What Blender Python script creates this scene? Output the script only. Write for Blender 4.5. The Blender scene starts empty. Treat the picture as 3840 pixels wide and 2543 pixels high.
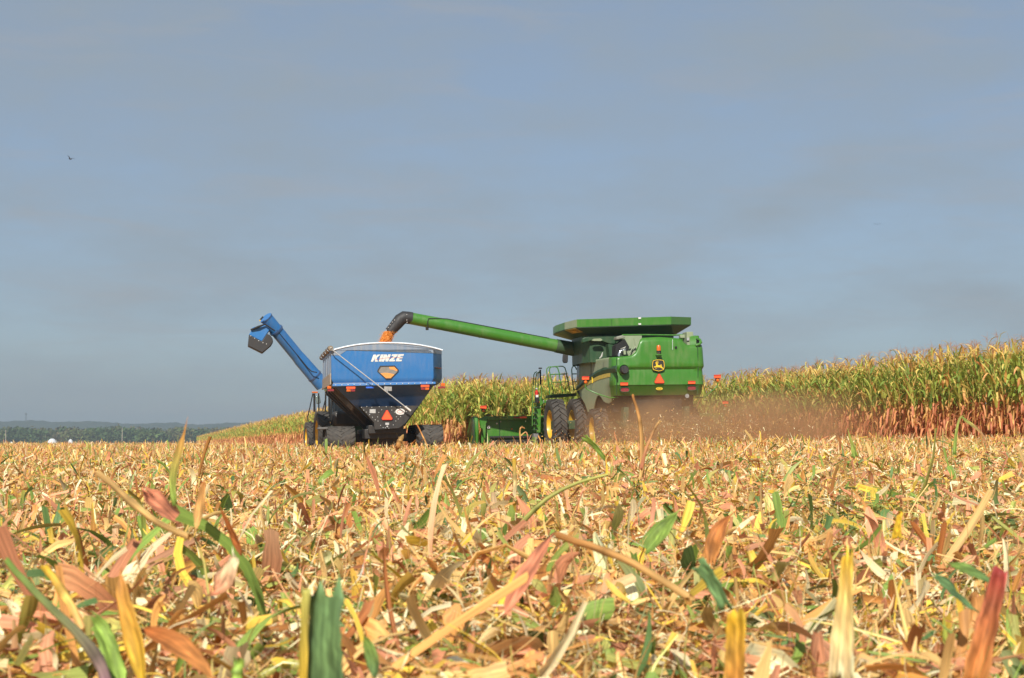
import bpy, math, random
import numpy as np
from mathutils import Vector, Matrix

# ------------------------------------------------------------------ camera, sky, sun, exposure
SC = bpy.context.scene
F, CX, CY, LEVEL, CAMZ = 5600.0, 1920.0, 1271.5, 1668.0, 0.60     # focal length in photo pixels, optical centre, eye-level row
PITCH = math.atan((LEVEL - CY) / F)
cd = bpy.data.cameras.new('camera')
cam = bpy.data.objects.new('camera', cd)
SC.collection.objects.link(cam)
SC.camera = cam
cam.location = (0, 0, CAMZ)
cam.rotation_euler = (math.pi / 2 + PITCH, 0, 0)
cd.sensor_width = 36.0
cd.lens = 36.0 * F / 3840.0
cd.clip_start, cd.clip_end = 0.05, 20000
cd.dof.use_dof = True
cd.dof.focus_distance = 28.0
cd.dof.aperture_fstop = 8.0

SUN_EL, SUN_AZ = math.radians(40), math.radians(190)              # azimuth from +Y clockwise: behind the camera
w = bpy.data.worlds.new('World')
SC.world = w
w.use_nodes = True
nt = w.node_tree
bg = nt.nodes['Background']
sky = nt.nodes.new('ShaderNodeTexSky')
sky.sky_type = 'NISHITA'
sky.sun_disc = False
sky.sun_elevation = SUN_EL
sky.sun_rotation = SUN_AZ
sky.air_density, sky.dust_density, sky.ozone_density = 1.0, 1.2, 1.5
geo = nt.nodes.new('ShaderNodeTexCoord')
def wnode(t, **kw):
    n = nt.nodes.new(t)
    for k, v in kw.items(): setattr(n, k, v)
    return n
# thin veil of high cloud over the blue
mp = wnode('ShaderNodeMapping'); mp.inputs['Scale'].default_value = (2.4, 2.4, 7.0); mp.inputs['Rotation'].default_value = (0.05, 0.16, 0)
cn = wnode('ShaderNodeTexNoise'); cn.inputs['Scale'].default_value = 2.6; cn.inputs['Detail'].default_value = 8; cn.inputs['Roughness'].default_value = 0.55
cr = wnode('ShaderNodeValToRGB')
cr.color_ramp.elements[0].position = 0.36; cr.color_ramp.elements[0].color = (0.60,) * 3 + (1,)
cr.color_ramp.elements[1].position = 0.72; cr.color_ramp.elements[1].color = (0.97,) * 3 + (1,)
mx = wnode('ShaderNodeMix', data_type='RGBA')
mx.inputs[7].default_value = (3.22, 3.80, 4.34, 1)
tint = wnode('ShaderNodeMix', data_type='RGBA', blend_type='MULTIPLY'); tint.inputs[0].default_value = 1.0
tint.inputs[7].default_value = (0.92, 1.06, 1.24, 1)
nt.links.new(geo.outputs['Generated'], mp.inputs[0]); nt.links.new(mp.outputs[0], cn.inputs['Vector'])
nt.links.new(cn.outputs['Fac'], cr.inputs[0]); nt.links.new(cr.outputs[0], mx.inputs[0])
nt.links.new(sky.outputs[0], tint.inputs[6]); nt.links.new(tint.outputs[2], mx.inputs[6])
mp2 = wnode('ShaderNodeMapping'); mp2.inputs['Scale'].default_value = (3.0, 3.0, 20.0); mp2.inputs['Rotation'].default_value = (0.08, -0.22, 0)
wn = wnode('ShaderNodeTexNoise'); wn.inputs['Scale'].default_value = 2.2; wn.inputs['Detail'].default_value = 9; wn.inputs['Roughness'].default_value = 0.62; wn.inputs['Distortion'].default_value = 0.6
wr = wnode('ShaderNodeMapRange'); wr.inputs[1].default_value = 0.50; wr.inputs[2].default_value = 0.80; wr.inputs[4].default_value = 0.62
wm = wnode('ShaderNodeMix', data_type='RGBA'); wm.inputs[7].default_value = (3.75, 3.98, 4.30, 1)
nt.links.new(geo.outputs['Generated'], mp2.inputs[0]); nt.links.new(mp2.outputs[0], wn.inputs['Vector']); nt.links.new(wn.outputs['Fac'], wr.inputs[0])
nt.links.new(wr.outputs[0], wm.inputs[0]); nt.links.new(mx.outputs[2], wm.inputs[6])
nt.links.new(wm.outputs[2], bg.inputs['Color'])
bg.inputs['Strength'].default_value = 0.078

sl = bpy.data.lights.new('sun', 'SUN')
sl.energy, sl.angle, sl.color = 4.7, math.radians(0.53), (1.0, 0.955, 0.88)
sun = bpy.data.objects.new('sun', sl)
SC.collection.objects.link(sun)
sdir = Vector((math.sin(SUN_AZ) * math.cos(SUN_EL), math.cos(SUN_AZ) * math.cos(SUN_EL), math.sin(SUN_EL)))
sun.rotation_euler = sdir.to_track_quat('Z', 'Y').to_euler()
sun.location = (0, -20, 40)
SC.view_settings.view_transform = 'Standard'
SC.view_settings.look = 'None'
SC.view_settings.exposure = 0.35
SC.view_settings.gamma = 1.0
SC.cycles.max_bounces = 8
SC.cycles.diffuse_bounces = 3
SC.cycles.volume_bounces = 1
SC.cycles.transparent_max_bounces = 8
SC.cycles.use_denoising = True

RNG = np.random.default_rng(7)
R = math.radians

# ------------------------------------------------------------------ helpers
def lin(r, g, b, k=1.0):
    f = lambda c: (c / 12.92 if c <= 0.04045 else ((c + 0.055) / 1.055) ** 2.4)
    return (f(r / 255) * k, f(g / 255) * k, f(b / 255) * k)

def ray(px, py):
    cx, cy = (px - CX) / F, -(py - CY) / F
    return Vector((cx, math.cos(PITCH) - cy * math.sin(PITCH), math.sin(PITCH) + cy * math.cos(PITCH)))
def at(px, py, y):
    d = ray(px, py)
    t = y / d.y
    return Vector((d.x * t, y, CAMZ + d.z * t))

def S(a, b, v):
    t = np.clip((np.asarray(v, float) - a) / (b - a), 0, 1)
    return t * t * (3 - 2 * t)
def ground_z(x, y):
    x = np.asarray(x, float); y = np.asarray(y, float)
    z = 0.36 * S(5, 46, y) + 0.17 * S(60, 150, y)
    z = z + 0.017 * np.clip(x, -12, 18) * S(6, 44, y) * (1 - S(75, 170, y))
    z = z + 0.02 * np.sin(x * 1.3 + y * 0.4) * S(1, 4, y) * (1 - S(40, 70, y)) + 0.018 * np.sin(x * 0.5 - y * 0.9 + 1)
    return z

def link(o, parent=None):
    SC.collection.objects.link(o)
    if parent is not None: o.parent = parent
    return o
def tag(o, label=None, cat=None, group=None, kind=None):
    if label: o['label'] = label
    if cat: o['category'] = cat
    if group: o['group'] = group
    if kind: o['kind'] = kind
    return o
def empty(name, loc, rot=(0, 0, 0)):
    o = bpy.data.objects.new(name, None)
    o.location, o.rotation_euler = loc, rot
    o.empty_display_size = 0.3
    return link(o)

class MB:
    """collects shapes and links them as one mesh object"""
    def __init__(s): s.v, s.f = [], []
    def add(s, vs, fs):
        n = len(s.v); s.v += [tuple(p) for p in vs]; s.f += [tuple(i + n for i in f) for f in fs]; return s
    def box(s, c, size, m=None):
        hx, hy, hz = size[0] / 2, size[1] / 2, size[2] / 2
        vs = [Vector((x * hx, y * hy, z * hz)) for x in (-1, 1) for y in (-1, 1) for z in (-1, 1)]
        if m is not None: vs = [m @ p for p in vs]
        vs = [p + Vector(c) for p in vs]
        return s.add(vs, [(0, 1, 3, 2), (4, 6, 7, 5), (0, 4, 5, 1), (2, 3, 7, 6), (0, 2, 6, 4), (1, 5, 7, 3)])
    def hexa(s, a, b):
        """a, b: two quads (4 points each) joined into a solid"""
        return s.add(list(a) + list(b), [(3, 2, 1, 0), (4, 5, 6, 7)] + [(i, (i + 1) % 4, 4 + (i + 1) % 4, 4 + i) for i in range(4)])
    def prism(s, poly, off):
        """poly: 3d points of a flat outline, off: extrusion vector"""
        off = Vector(off); n = len(poly)
        vs = [Vector(p) for p in poly] + [Vector(p) + off for p in poly]
        return s.add(vs, [tuple(range(n))[::-1], tuple(range(n, 2 * n))] + [(i, (i + 1) % n, n + (i + 1) % n, n + i) for i in range(n)])
    def face(s, poly): return s.add(poly, [tuple(range(len(poly)))])
    def loft(s, rings, close=True, cap=False):
        n = len(rings[0]); vs = [p for r in rings for p in r]; fs = []
        m = n if close else n - 1
        for k in range(len(rings) - 1):
            for i in range(m):
                j = (i + 1) % n
                fs.append((k * n + i, k * n + j, (k + 1) * n + j, (k + 1) * n + i))
        if cap:
            fs.append(tuple(range(n))[::-1]); b = (len(rings) - 1) * n; fs.append(tuple(range(b, b + n)))
        return s.add(vs, fs)
    def tube(s, path, r, n=8, cap=True, sx=1.0):
        path = [Vector(p) for p in path]; rs = r if isinstance(r, (list, tuple)) else [r] * len(path)
        rings, up = [], None
        for i, p in enumerate(path):
            t = (path[min(i + 1, len(path) - 1)] - path[max(i - 1, 0)]).normalized()
            if up is None:
                up = Vector((0, 0, 1)) if abs(t.z) < 0.9 else Vector((0, 1, 0))
            a = t.cross(up).normalized(); b = a.cross(t).normalized(); up = b
            rings.append([p + (a * math.cos(q) * sx + b * math.sin(q)) * rs[i] for q in [2 * math.pi * k / n for k in range(n)]])
        return s.loft(rings, True, cap)
    def lathe(s, prof, c, ax='x', n=32):
        """prof: (axial, radius) pairs"""
        c = Vector(c); rings = []
        for a, r in prof:
            ring = []
            for k in range(n):
                q = 2 * math.pi * k / n; u, v = r * math.cos(q), r * math.sin(q)
                ring.append(c + Vector({'x': (a, u, v), 'y': (v, a, u), 'z': (u, v, a)}[ax]))
            rings.append(ring)
        return s.loft(rings, True, False)
    def build(s, name, mat, parent=None, smooth=False, bevel=0.0, solid=0.0, angle=35):
        me = bpy.data.meshes.new(name)
        me.from_pydata([tuple(p) for p in s.v], [], s.f)
        me.validate(); me.materials.append(mat)
        o = link(bpy.data.objects.new(name, me), parent)
        if solid:
            m = o.modifiers.new('thickness', 'SOLIDIFY'); m.thickness = solid; m.offset = 0
        if bevel:
            m = o.modifiers.new('bevel', 'BEVEL'); m.width = bevel; m.segments = 2; m.limit_method = 'ANGLE'; m.angle_limit = R(40)
        if smooth or bevel:
            me.polygons.foreach_set('use_smooth', [True] * len(me.polygons))
            try: me.set_sharp_from_angle(angle=R(angle))
            except Exception: pass
        return o

def mesh_np(name, V, Q, mat, col=None, uv=None, parent=None, smooth=False):
    """one mesh from arrays of vertices and quads"""
    me = bpy.data.meshes.new(name)
    V = np.ascontiguousarray(V, np.float32); Q = np.ascontiguousarray(Q, np.int32)
    me.vertices.add(len(V)); me.vertices.foreach_set('co', V.ravel())
    me.loops.add(Q.size); me.loops.foreach_set('vertex_index', Q.ravel())
    me.polygons.add(len(Q)); me.polygons.foreach_set('loop_start', np.arange(0, Q.size, 4, dtype=np.int32))
    if smooth: me.polygons.foreach_set('use_smooth', np.ones(len(Q), bool))
    if col is not None:
        a = me.color_attributes.new('Col', 'FLOAT_COLOR', 'POINT')
        c = np.ones((len(V), 4), np.float32); c[:, :3] = col; a.data.foreach_set('color', c.ravel())
    if uv is not None:
        u = me.uv_layers.new(name='UVMap'); u.data.foreach_set('uv', np.ascontiguousarray(uv[Q.ravel()], np.float32).ravel())
    me.update(calc_edges=True)
    me.materials.append(mat)
    o = bpy.data.objects.new(name, me)
    return link(o, parent)

# ------------------------------------------------------------------ materials
def mat_new(name):
    m = bpy.data.materials.new(name); m.use_nodes = True
    return m, m.node_tree, m.node_tree.nodes['Principled BSDF']
def N(t, kind, **inp):
    n = t.nodes.new(kind)
    for k, v in inp.items(): n.inputs[k].default_value = v
    return n
def mixc(t, fac, a, b, mode='MIX'):
    n = t.nodes.new('ShaderNodeMix'); n.data_type = 'RGBA'; n.blend_type = mode
    for i, v in ((0, fac), (6, a), (7, b)):
        if hasattr(v, 'is_linked'): t.links.new(v, n.inputs[i])
        else: n.inputs[i].default_value = v if i == 0 else tuple(v) + (1,)
    return n.outputs[2]
def ramp(t, v, a, b, ca=0.0, cb=1.0):
    n = t.nodes.new('ShaderNodeMapRange'); n.inputs[1].default_value = a; n.inputs[2].default_value = b
    n.inputs[3].default_value = ca; n.inputs[4].default_value = cb
    t.links.new(v, n.inputs[0]); return n.outputs[0]
def noise(t, scale, detail=4, coord='Object', stretch=None):
    tc = t.nodes.new('ShaderNodeTexCoord'); src = tc.outputs[coord]
    if stretch:
        mp = t.nodes.new('ShaderNodeMapping'); mp.inputs['Scale'].default_value = stretch
        t.links.new(src, mp.inputs[0]); src = mp.outputs[0]
    n = N(t, 'ShaderNodeTexNoise', Scale=scale, Detail=detail); t.links.new(src, n.inputs['Vector'])
    return n.outputs['Fac']
DUST = (0.36, 0.27, 0.17)
def paint(name, col, rough=0.38, dust=0.25, metal=0.0, coat=0.15, streak=True, dustcol=DUST, dmin=0.02):
    m, t, p = mat_new(name)
    a = noise(t, 1.7, 6); b = noise(t, 9.0, 5, stretch=(1, 1, 0.18) if streak else None)
    mul = t.nodes.new('ShaderNodeMath'); mul.operation = 'MULTIPLY'
    t.links.new(ramp(t, a, 0.32, 0.72), mul.inputs[0]); t.links.new(ramp(t, b, 0.35, 0.7), mul.inputs[1])
    fac = ramp(t, mul.outputs[0], 0, .8, dmin, dust)
    c = mixc(t, fac, col, dustcol)
    t.links.new(c, p.inputs['Base Color'])
    p.inputs['Metallic'].default_value = metal
    p.inputs['Coat Weight'].default_value = coat; p.inputs['Coat Roughness'].default_value = 0.2
    t.links.new(ramp(t, fac, 0, max(dust, 0.02), rough, min(1, rough + 0.35)), p.inputs['Roughness'])
    bn = N(t, 'ShaderNodeBump', Strength=0.05, Distance=0.02); t.links.new(noise(t, 2.2, 2), bn.inputs['Height'])
    t.links.new(bn.outputs[0], p.inputs['Normal'])
    return m
def plain(name, col, rough=0.6, metal=0.0, var=0.15, scale=12):
    m, t, p = mat_new(name)
    c = mixc(t, ramp(t, noise(t, scale, 4), 0.3, 0.7), tuple(x * (1 - var) for x in col), tuple(min(1, x * (1 + var)) for x in col))
    t.links.new(c, p.inputs['Base Color']); p.inputs['Roughness'].default_value = rough; p.inputs['Metallic'].default_value = metal
    return m
def leafy(name, trans=0.28, rough=0.55, streak=True, spec=0.25):
    m, t, p = mat_new(name)
    at_ = t.nodes.new('ShaderNodeAttribute'); at_.attribute_name = 'Col'
    c = at_.outputs['Color']
    if streak:
        uv = t.nodes.new('ShaderNodeUVMap')
        n = N(t, 'ShaderNodeTexNoise', Scale=1.0, Detail=3); t.links.new(uv.outputs[0], n.inputs['Vector'])
        k = ramp(t, n.outputs['Fac'], 0.3, 0.7, 0.66, 1.36)
        c = mixc(t, 1.0, c, (1, 1, 1), 'MULTIPLY'); mxn = c.node
        cb = t.nodes.new('ShaderNodeCombineColor')
        for i in range(3): t.links.new(k, cb.inputs[i])
        t.links.new(cb.outputs[0], mxn.inputs[7])
        bn = N(t, 'ShaderNodeBump', Strength=0.35, Distance=0.004); t.links.new(n.outputs['Fac'], bn.inputs['Height'])
        t.links.new(bn.outputs[0], p.inputs['Normal'])
    t.links.new(c, p.inputs['Base Color'])
    p.inputs['Roughness'].default_value = rough; p.inputs['Specular IOR Level'].default_value = spec
    tr = t.nodes.new('ShaderNodeBsdfTranslucent'); t.links.new(c, tr.inputs['Color'])
    ms = t.nodes.new('ShaderNodeMixShader'); ms.inputs[0].default_value = trans
    t.links.new(p.outputs[0], ms.inputs[1]); t.links.new(tr.outputs[0], ms.inputs[2])
    t.links.new(ms.outputs[0], t.nodes['Material Output'].inputs['Surface'])
    return m
M = dict(
    blue=paint('blue_paint', (0.016, 0.15, 0.40), 0.34, 0.16),
    blue_sheen_dusty=paint('dusty_sheen_blue_paint', (0.17, 0.23, 0.31), 0.45, 0.6, dustcol=(0.36, 0.33, 0.28)),  # dust plus reflected sky, both mixed into the base colour
    blue_light=paint('light_blue_paint', (0.045, 0.20, 0.50), 0.3, 0.2),
    navy=paint('navy_paint', (0.020, 0.07, 0.18), 0.42, 0.12),
    black=paint('black_paint', (0.012, 0.012, 0.013), 0.5, 0.14),
    brown_black=paint('dusty_black_sheet', (0.016, 0.014, 0.012), 0.55, 0.55, dustcol=(0.16, 0.10, 0.055)),
    green=paint('green_paint', (0.034, 0.172, 0.010), 0.3, 0.16),
    green_side=paint('dusty_glare_green_paint', (0.050, 0.165, 0.036), 0.42, 0.8, dustcol=(0.36, 0.37, 0.25), dmin=.62),  # dust tone raised to carry the glare of grazing sun
    green_dark=paint('dark_green_paint', (0.010, 0.055, 0.016), 0.45, 0.12),
    yellow=paint('yellow_paint', (0.62, 0.36, 0.008), 0.4, 0.2),
    yellow_decal=plain('yellow_decal', (0.72, 0.50, 0.03), 0.45),
    rubber=paint('rubber', (0.030, 0.028, 0.026), 0.75, 0.8, coat=0, streak=False, dustcol=(0.125, 0.108, 0.088), dmin=.15),
    boot=paint('rubber_boot', (0.020, 0.019, 0.019), 0.55, 0.3, coat=0, dustcol=(0.10, 0.09, 0.08)),
    steel=plain('galvanised_steel', (0.50, 0.50, 0.48), 0.45, 0.35),
    chrome=plain('bright_pipe', (0.75, 0.75, 0.74), 0.22, 0.9),
    white=plain('white_vinyl', (0.74, 0.80, 0.84), 0.5),
    decal_white=plain('white_decal', (0.66, 0.65, 0.60), 0.5),
    tan_vinyl=plain('tan_tarp', (0.23, 0.18, 0.12), 0.7, 0, 0.4, 5),
    orange=plain('orange_reflector', (0.95, 0.12, 0.035), 0.35, 0, 0.06),
    red=plain('red_reflector', (0.50, 0.030, 0.020), 0.35, 0, 0.06),
    red_lens=plain('red_lens', (0.24, 0.03, 0.035), 0.25, 0, 0.1),
    amber=plain('amber_lens', (0.62, 0.13, 0.015), 0.25, 0, 0.1),
    dark=plain('dark_interior', (0.012, 0.011, 0.010), 0.8),
    glass=plain('dark_glass', (0.02, 0.025, 0.03), 0.08),
    pane=plain('dusty_pane', (0.23, 0.21, 0.18), 0.35, 0, 0.12, 6),
    blue_decal=plain('blue_decal', (0.03, 0.13, 0.62), 0.4),
)
def grain_mat():
    m, t, p = mat_new('corn_grain')
    tc = t.nodes.new('ShaderNodeTexCoord')
    v = N(t, 'ShaderNodeTexVoronoi', Scale=70.0); t.links.new(tc.outputs['Object'], v.inputs['Vector'])
    c = mixc(t, ramp(t, v.outputs['Distance'], 0.1, 0.7), (0.95, 0.44, 0.09), (0.62, 0.20, 0.025))
    t.links.new(c, p.inputs['Base Color']); p.inputs['Roughness'].default_value = 0.5
    bn = N(t, 'ShaderNodeBump', Strength=0.7, Distance=0.01); t.links.new(v.outputs['Distance'], bn.inputs['Height'])
    t.links.new(bn.outputs[0], p.inputs['Normal'])
    return m
M['grain'] = grain_mat()
M['residue'] = leafy('crop_residue', 0.22)
M['corn'] = leafy('corn_leaf', 0.40, 0.5, False)
M['hero'] = leafy('leaf_piece', 0.25)
# ------------------------------------------------------------------ ground
def ground():
    ys = np.concatenate([np.linspace(-12, 2, 8), np.linspace(2.3, 20, 60), np.linspace(20.6, 90, 100), np.geomspace(92, 2990, 60)])
    xs = np.concatenate([-np.geomspace(1495, 40.5, 26), np.linspace(-40, 40, 161), np.geomspace(40.5, 1495, 26)])
    X, Y = np.meshgrid(xs, ys); Z = ground_z(X, Y)
    V = np.stack([X, Y, Z], -1).reshape(-1, 3); nx, ny = len(xs), len(ys)
    i = np.arange(nx - 1)[None] + np.arange(ny - 1)[:, None] * nx
    Q = np.stack([i, i + 1, i + nx + 1, i + nx], -1).reshape(-1, 4)
    m, t, p = mat_new('straw_covered_soil')
    a = noise(t, 0.35, 5); b = noise(t, 38, 6); c = noise(t, 6, 5, stretch=(1, 0.5, 1))
    straw = mixc(t, ramp(t, b, 0.36, 0.64), lin(150, 92, 48), lin(226, 178, 108))
    green = mixc(t, ramp(t, c, 0.52, 0.68, 0, 0.55), straw, lin(140, 146, 66))
    red = mixc(t, ramp(t, a, 0.35, 0.7, 0, 0.45), green, lin(198, 128, 84))
    t.links.new(red, p.inputs['Base Color']); p.inputs['Roughness'].default_value = 0.9
    bn = N(t, 'ShaderNodeBump', Strength=0.9, Distance=0.05); t.links.new(b, bn.inputs['Height']); t.links.new(bn.outputs[0], p.inputs['Normal'])
    return tag(mesh_np('ground', V, Q, m, smooth=True), kind='structure')
ground()

# ------------------------------------------------------------------ chopped corn residue
PAL = np.array([lin(224, 184, 116), lin(210, 150, 84), lin(214, 146, 108), lin(170, 106, 58), lin(226, 190, 74), lin(246, 226, 178), lin(126, 150, 68), lin(98, 126, 72), lin(174, 172, 92)]) * 0.98
PW = np.array([.24, .21, .20, .08, .075, .085, .062, .028, .045]); PW /= PW.sum()
def pieces(X, Y, Z, L, W, nseg, pitch, curl, across=3, pal=None, fold=0.25, tint=1.0, rng=RNG, gp=None):
    """ribbons of leaf, husk and stalk: a centre line with a bend and a folded cross-section"""
    n = len(X)
    yaw = rng.uniform(0, 2 * np.pi, n); roll = rng.normal(0, 0.7, n); ybend = rng.normal(0, 0.8, n)
    k = nseg + 1
    t = np.linspace(0, 1, k)[None]
    pit = pitch[:, None] + curl[:, None] * (t - 0.35)
    yw = yaw[:, None] + ybend[:, None] * (t - 0.5)
    D = np.stack([np.cos(pit) * np.cos(yw), np.cos(pit) * np.sin(yw), np.sin(pit)], -1)
    step = (L / nseg)[:, None, None] * D
    P = np.concatenate([np.zeros((n, 1, 3)), np.cumsum(step[:, :-1], 1)], 1)
    P[..., 0] += X[:, None]; P[..., 1] += Y[:, None]; P[..., 2] += Z[:, None]
    side = np.stack([-np.sin(yw), np.cos(yw), np.zeros_like(yw)], -1)
    up = np.cross(D, side)
    rl = roll[:, None] + rng.normal(0, 0.5, n)[:, None] * t
    A = side * np.cos(rl)[..., None] + up * np.sin(rl)[..., None]
    B = np.cross(D, A)
    shape = rng.uniform(0, 1, n)[:, None]
    prof = np.where(shape < 0.22, 1 - 0.75 * np.abs(2 * t - 1) ** 2.2, np.where(shape < 0.48, 1 - 0.85 * t ** 1.4, 1.0))
    prof = prof * (1 + rng.normal(0, 0.16, (n, k)))
    hw = (W / 2)[:, None] * np.clip(prof, 0.06, 2)
    s = np.linspace(-1, 1, across)
    fd = (fold * rng.uniform(-1, 1, n))[:, None]
    jag = rng.normal(0, .35, (n, k, across)) * (np.abs(t - .5)[..., None] > .45) * np.minimum(hw.max(1), .012)[:, None, None]
    V = np.stack([P + D * jag[:, :, int(round((q + 1) / 2 * (across - 1)))][..., None] + A * (hw * q)[..., None] - B * (hw * fd * (1 - abs(q)) * 2)[..., None] for q in s], 2)      # n,k,across,3
    ci = rng.choice(len(PAL), n, p=PW if pal is None else pal)
    cb = rng.choice(len(PAL), n, p=PW if pal is None else pal)
    if gp is not None: ci = np.where(rng.uniform(0, 1, n) < gp, rng.choice([6, 6, 7, 8, 4], n), ci)
    bl = np.clip(rng.normal(0.12, 0.22, n), 0, 1)[:, None, None] * t[..., None]
    C = PAL[ci][:, None] * (1 - bl) + PAL[cb][:, None] * bl
    C = np.clip(C * np.exp(rng.normal(0, 0.20, n))[:, None, None] * tint, 0.01, 0.93)
    C = np.repeat(C[:, :, None], across, 2)
    pid = rng.uniform(0, 400, n)[:, None, None]
    U = np.broadcast_to(s[None, None] * 3.2 * np.clip(W / 0.03, 0.5, 3)[:, None, None] + pid, (n, k, across))
    Vv = np.broadcast_to((t * 1.2)[..., None] + pid * 0.37, (n, k, across))
    base = (np.arange(n) * k * across)[:, None, None]
    i = base + (np.arange(nseg) * across)[None, :, None] + np.arange(across - 1)[None, None]
    Q = np.stack([i, i + 1, i + across + 1, i + across], -1).reshape(-1, 4)
    return V.reshape(-1, 3), Q, C.reshape(-1, 3), np.stack([U, Vv], -1).reshape(-1, 2)
def join(parts):
    off = 0; out = [[], [], [], []]
    for V, Q, C, U in parts:
        out[0].append(V); out[1].append(Q + off); out[2].append(C); out[3].append(U); off += len(V)
    return [np.concatenate(a) for a in out]
def vnoise(x, y, sc, seed):
    r = np.random.default_rng(seed); a = r.uniform(0, 6.28, 9); k = r.normal(0, 1, (9, 2)) * sc
    return sum(np.sin(x * k[i, 0] + y * k[i, 1] + a[i]) for i in range(9)) / 9 * 1.6
def scatter(n, y0, y1, power=1.0, margin=1.22, side=0.9):
    y = np.sqrt(RNG.uniform(0, 1, n) * (y1 ** 2 - y0 ** 2) + y0 ** 2)
    x = RNG.uniform(-1, 1, n) * (0.343 * margin * y + side)
    return x, y
def in_corn(x, y): return None
def residue():
    def lay(n, y0, y1, lmu, lsd, wmu, wsd, nseg, up, across=3, zt=0.10, keep=None, margin=1.22, fold=0.3, pal=None, tint=1.0):
        x, y = scatter(n, y0, y1, margin=margin)
        if keep is not None:
            m = keep(x, y); x, y = x[m], y[m]
        n = len(x)
        clump = vnoise(x, y, 1.3, 3) * 0.7 + vnoise(x, y, 4.0, 5) * 0.7
        z = ground_z(x, y) + np.clip(0.02 + RNG.uniform(0, 1, n) ** 1.5 * zt * (1 + 0.9 * clump), 0.004, 0.3)
        L = np.clip(np.exp(RNG.normal(math.log(lmu), lsd, n)), 0.02, 0.6)
        W = np.clip(np.exp(RNG.normal(math.log(wmu), wsd, n)), 0.0025, 0.06)
        pitch = np.where(RNG.uniform(0, 1, n) < up, RNG.uniform(0.3, 1.35, n), RNG.normal(0.03, 0.28, n))
        curl = RNG.normal(-0.25, 0.8, n)
        gp = np.clip((vnoise(x, y, 2.2, 8) - .25) * 1.1, 0, .42)
        return pieces(x, y, z, L, W, nseg, pitch, curl, across, fold=fold, pal=pal, tint=tint, gp=gp)
    fine = np.array([.34, .17, .10, .03, .09, .20, .03, .01, .03]); fine /= fine.sum()
    small = np.array([.27, .16, .18, .04, .09, .15, .055, .02, .035]); small /= small.sum()
    big = np.array([.17, .13, .20, .05, .07, .10, .15, .08, .05]); big /= big.sum()
    near = [lay(60000, 2.6, 9.0, 0.11, 0.4, 0.0032, 0.4, 4, 0.14, 2, zt=0.15, pal=fine),
            lay(130000, 2.5, 9.0, 0.050, 0.45, 0.0042, 0.45, 2, 0.10, 2, zt=0.13, pal=fine),
            lay(100000, 2.5, 9.0, 0.055, 0.45, 0.012, 0.5, 3, 0.12, 3, zt=0.13, pal=small),
            lay(24000, 2.7, 9.0, 0.095, 0.45, 0.024, 0.4, 4, 0.16, 3, zt=0.14, pal=big),
            lay(3000, 3.1, 9.0, 0.15, 0.35, 0.030, 0.3, 6, 0.15, 3, zt=0.15, pal=big),
            lay(1500, 2.9, 9.0, 0.15, 0.4, 0.010, 0.3, 4, 0.30, 3, fold=1.2, zt=0.15, pal=small)]
    husk = np.array([.2, .1, .24, .03, .1, .3, .02, 0, .01])
    near += [lay(3800, 2.8, 9.0, 0.10, 0.35, 0.034, 0.3, 5, 0.16, 5, zt=0.13, fold=.9, pal=husk / husk.sum()), lay(2600, 3.0, 9.0, 0.14, 0.4, 0.026, 0.35, 5, 0.22, 3, zt=0.15, pal=big)]
    V, Q, C, U = join(near)
    tag(mesh_np('crop_residue', V, Q, M['residue'], C, U), 'chopped corn leaves, husks and stalk bits covering the nearest ground', 'crop residue', kind='stuff')
    mid = [lay(11000, 9, 24, 0.14, 0.4, 0.030, 0.35, 3, 0.18, 3, zt=0.14, pal=big), lay(150000, 9, 24, 0.075, 0.45, 0.008, 0.5, 1, 0.16, 2, zt=0.14, pal=fine),
           lay(110000, 9, 24, 0.075, 0.45, 0.016, 0.5, 2, 0.18, 2, zt=0.14, pal=small),
           lay(5000, 9, 24, 0.16, 0.4, 0.032, 0.35, 4, 0.24, 3, zt=0.14, pal=big)]
    far = [lay(120000, 24, 62, 0.10, 0.45, 0.014, 0.5, 1, 0.30, 2, zt=0.15, pal=fine),
           lay(90000, 24, 62, 0.12, 0.4, 0.020, 0.4, 1, 0.40, 2, zt=0.16, pal=small),
           lay(9000, 24, 62, 0.22, 0.35, 0.032, 0.4, 2, 0.6, 2, zt=0.16, pal=big),
           lay(70000, 62, 150, 0.20, 0.4, 0.035, 0.4, 1, 0.4, 2, zt=0.14, keep=lambda x, y: x < 4 - (y - 62) * 0.2, pal=small),
           lay(40000, 150, 420, 0.35, 0.4, 0.10, 0.4, 1, 0.45, 2, zt=0.12, keep=lambda x, y: x < -20, pal=small)]
    V, Q, C, U = join(mid)
    tag(mesh_np('crop_residue', V, Q, M['residue'], C, U), 'litter of chopped corn stalks spread over the middle of the field', 'crop residue', kind='stuff')
    V, Q, C, U = join(far)
    tag(mesh_np('crop_residue', V, Q, M['residue'], C, U), 'fine straw coloured stubble and litter round and beyond the machines', 'crop residue', kind='stuff')
residue()

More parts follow.
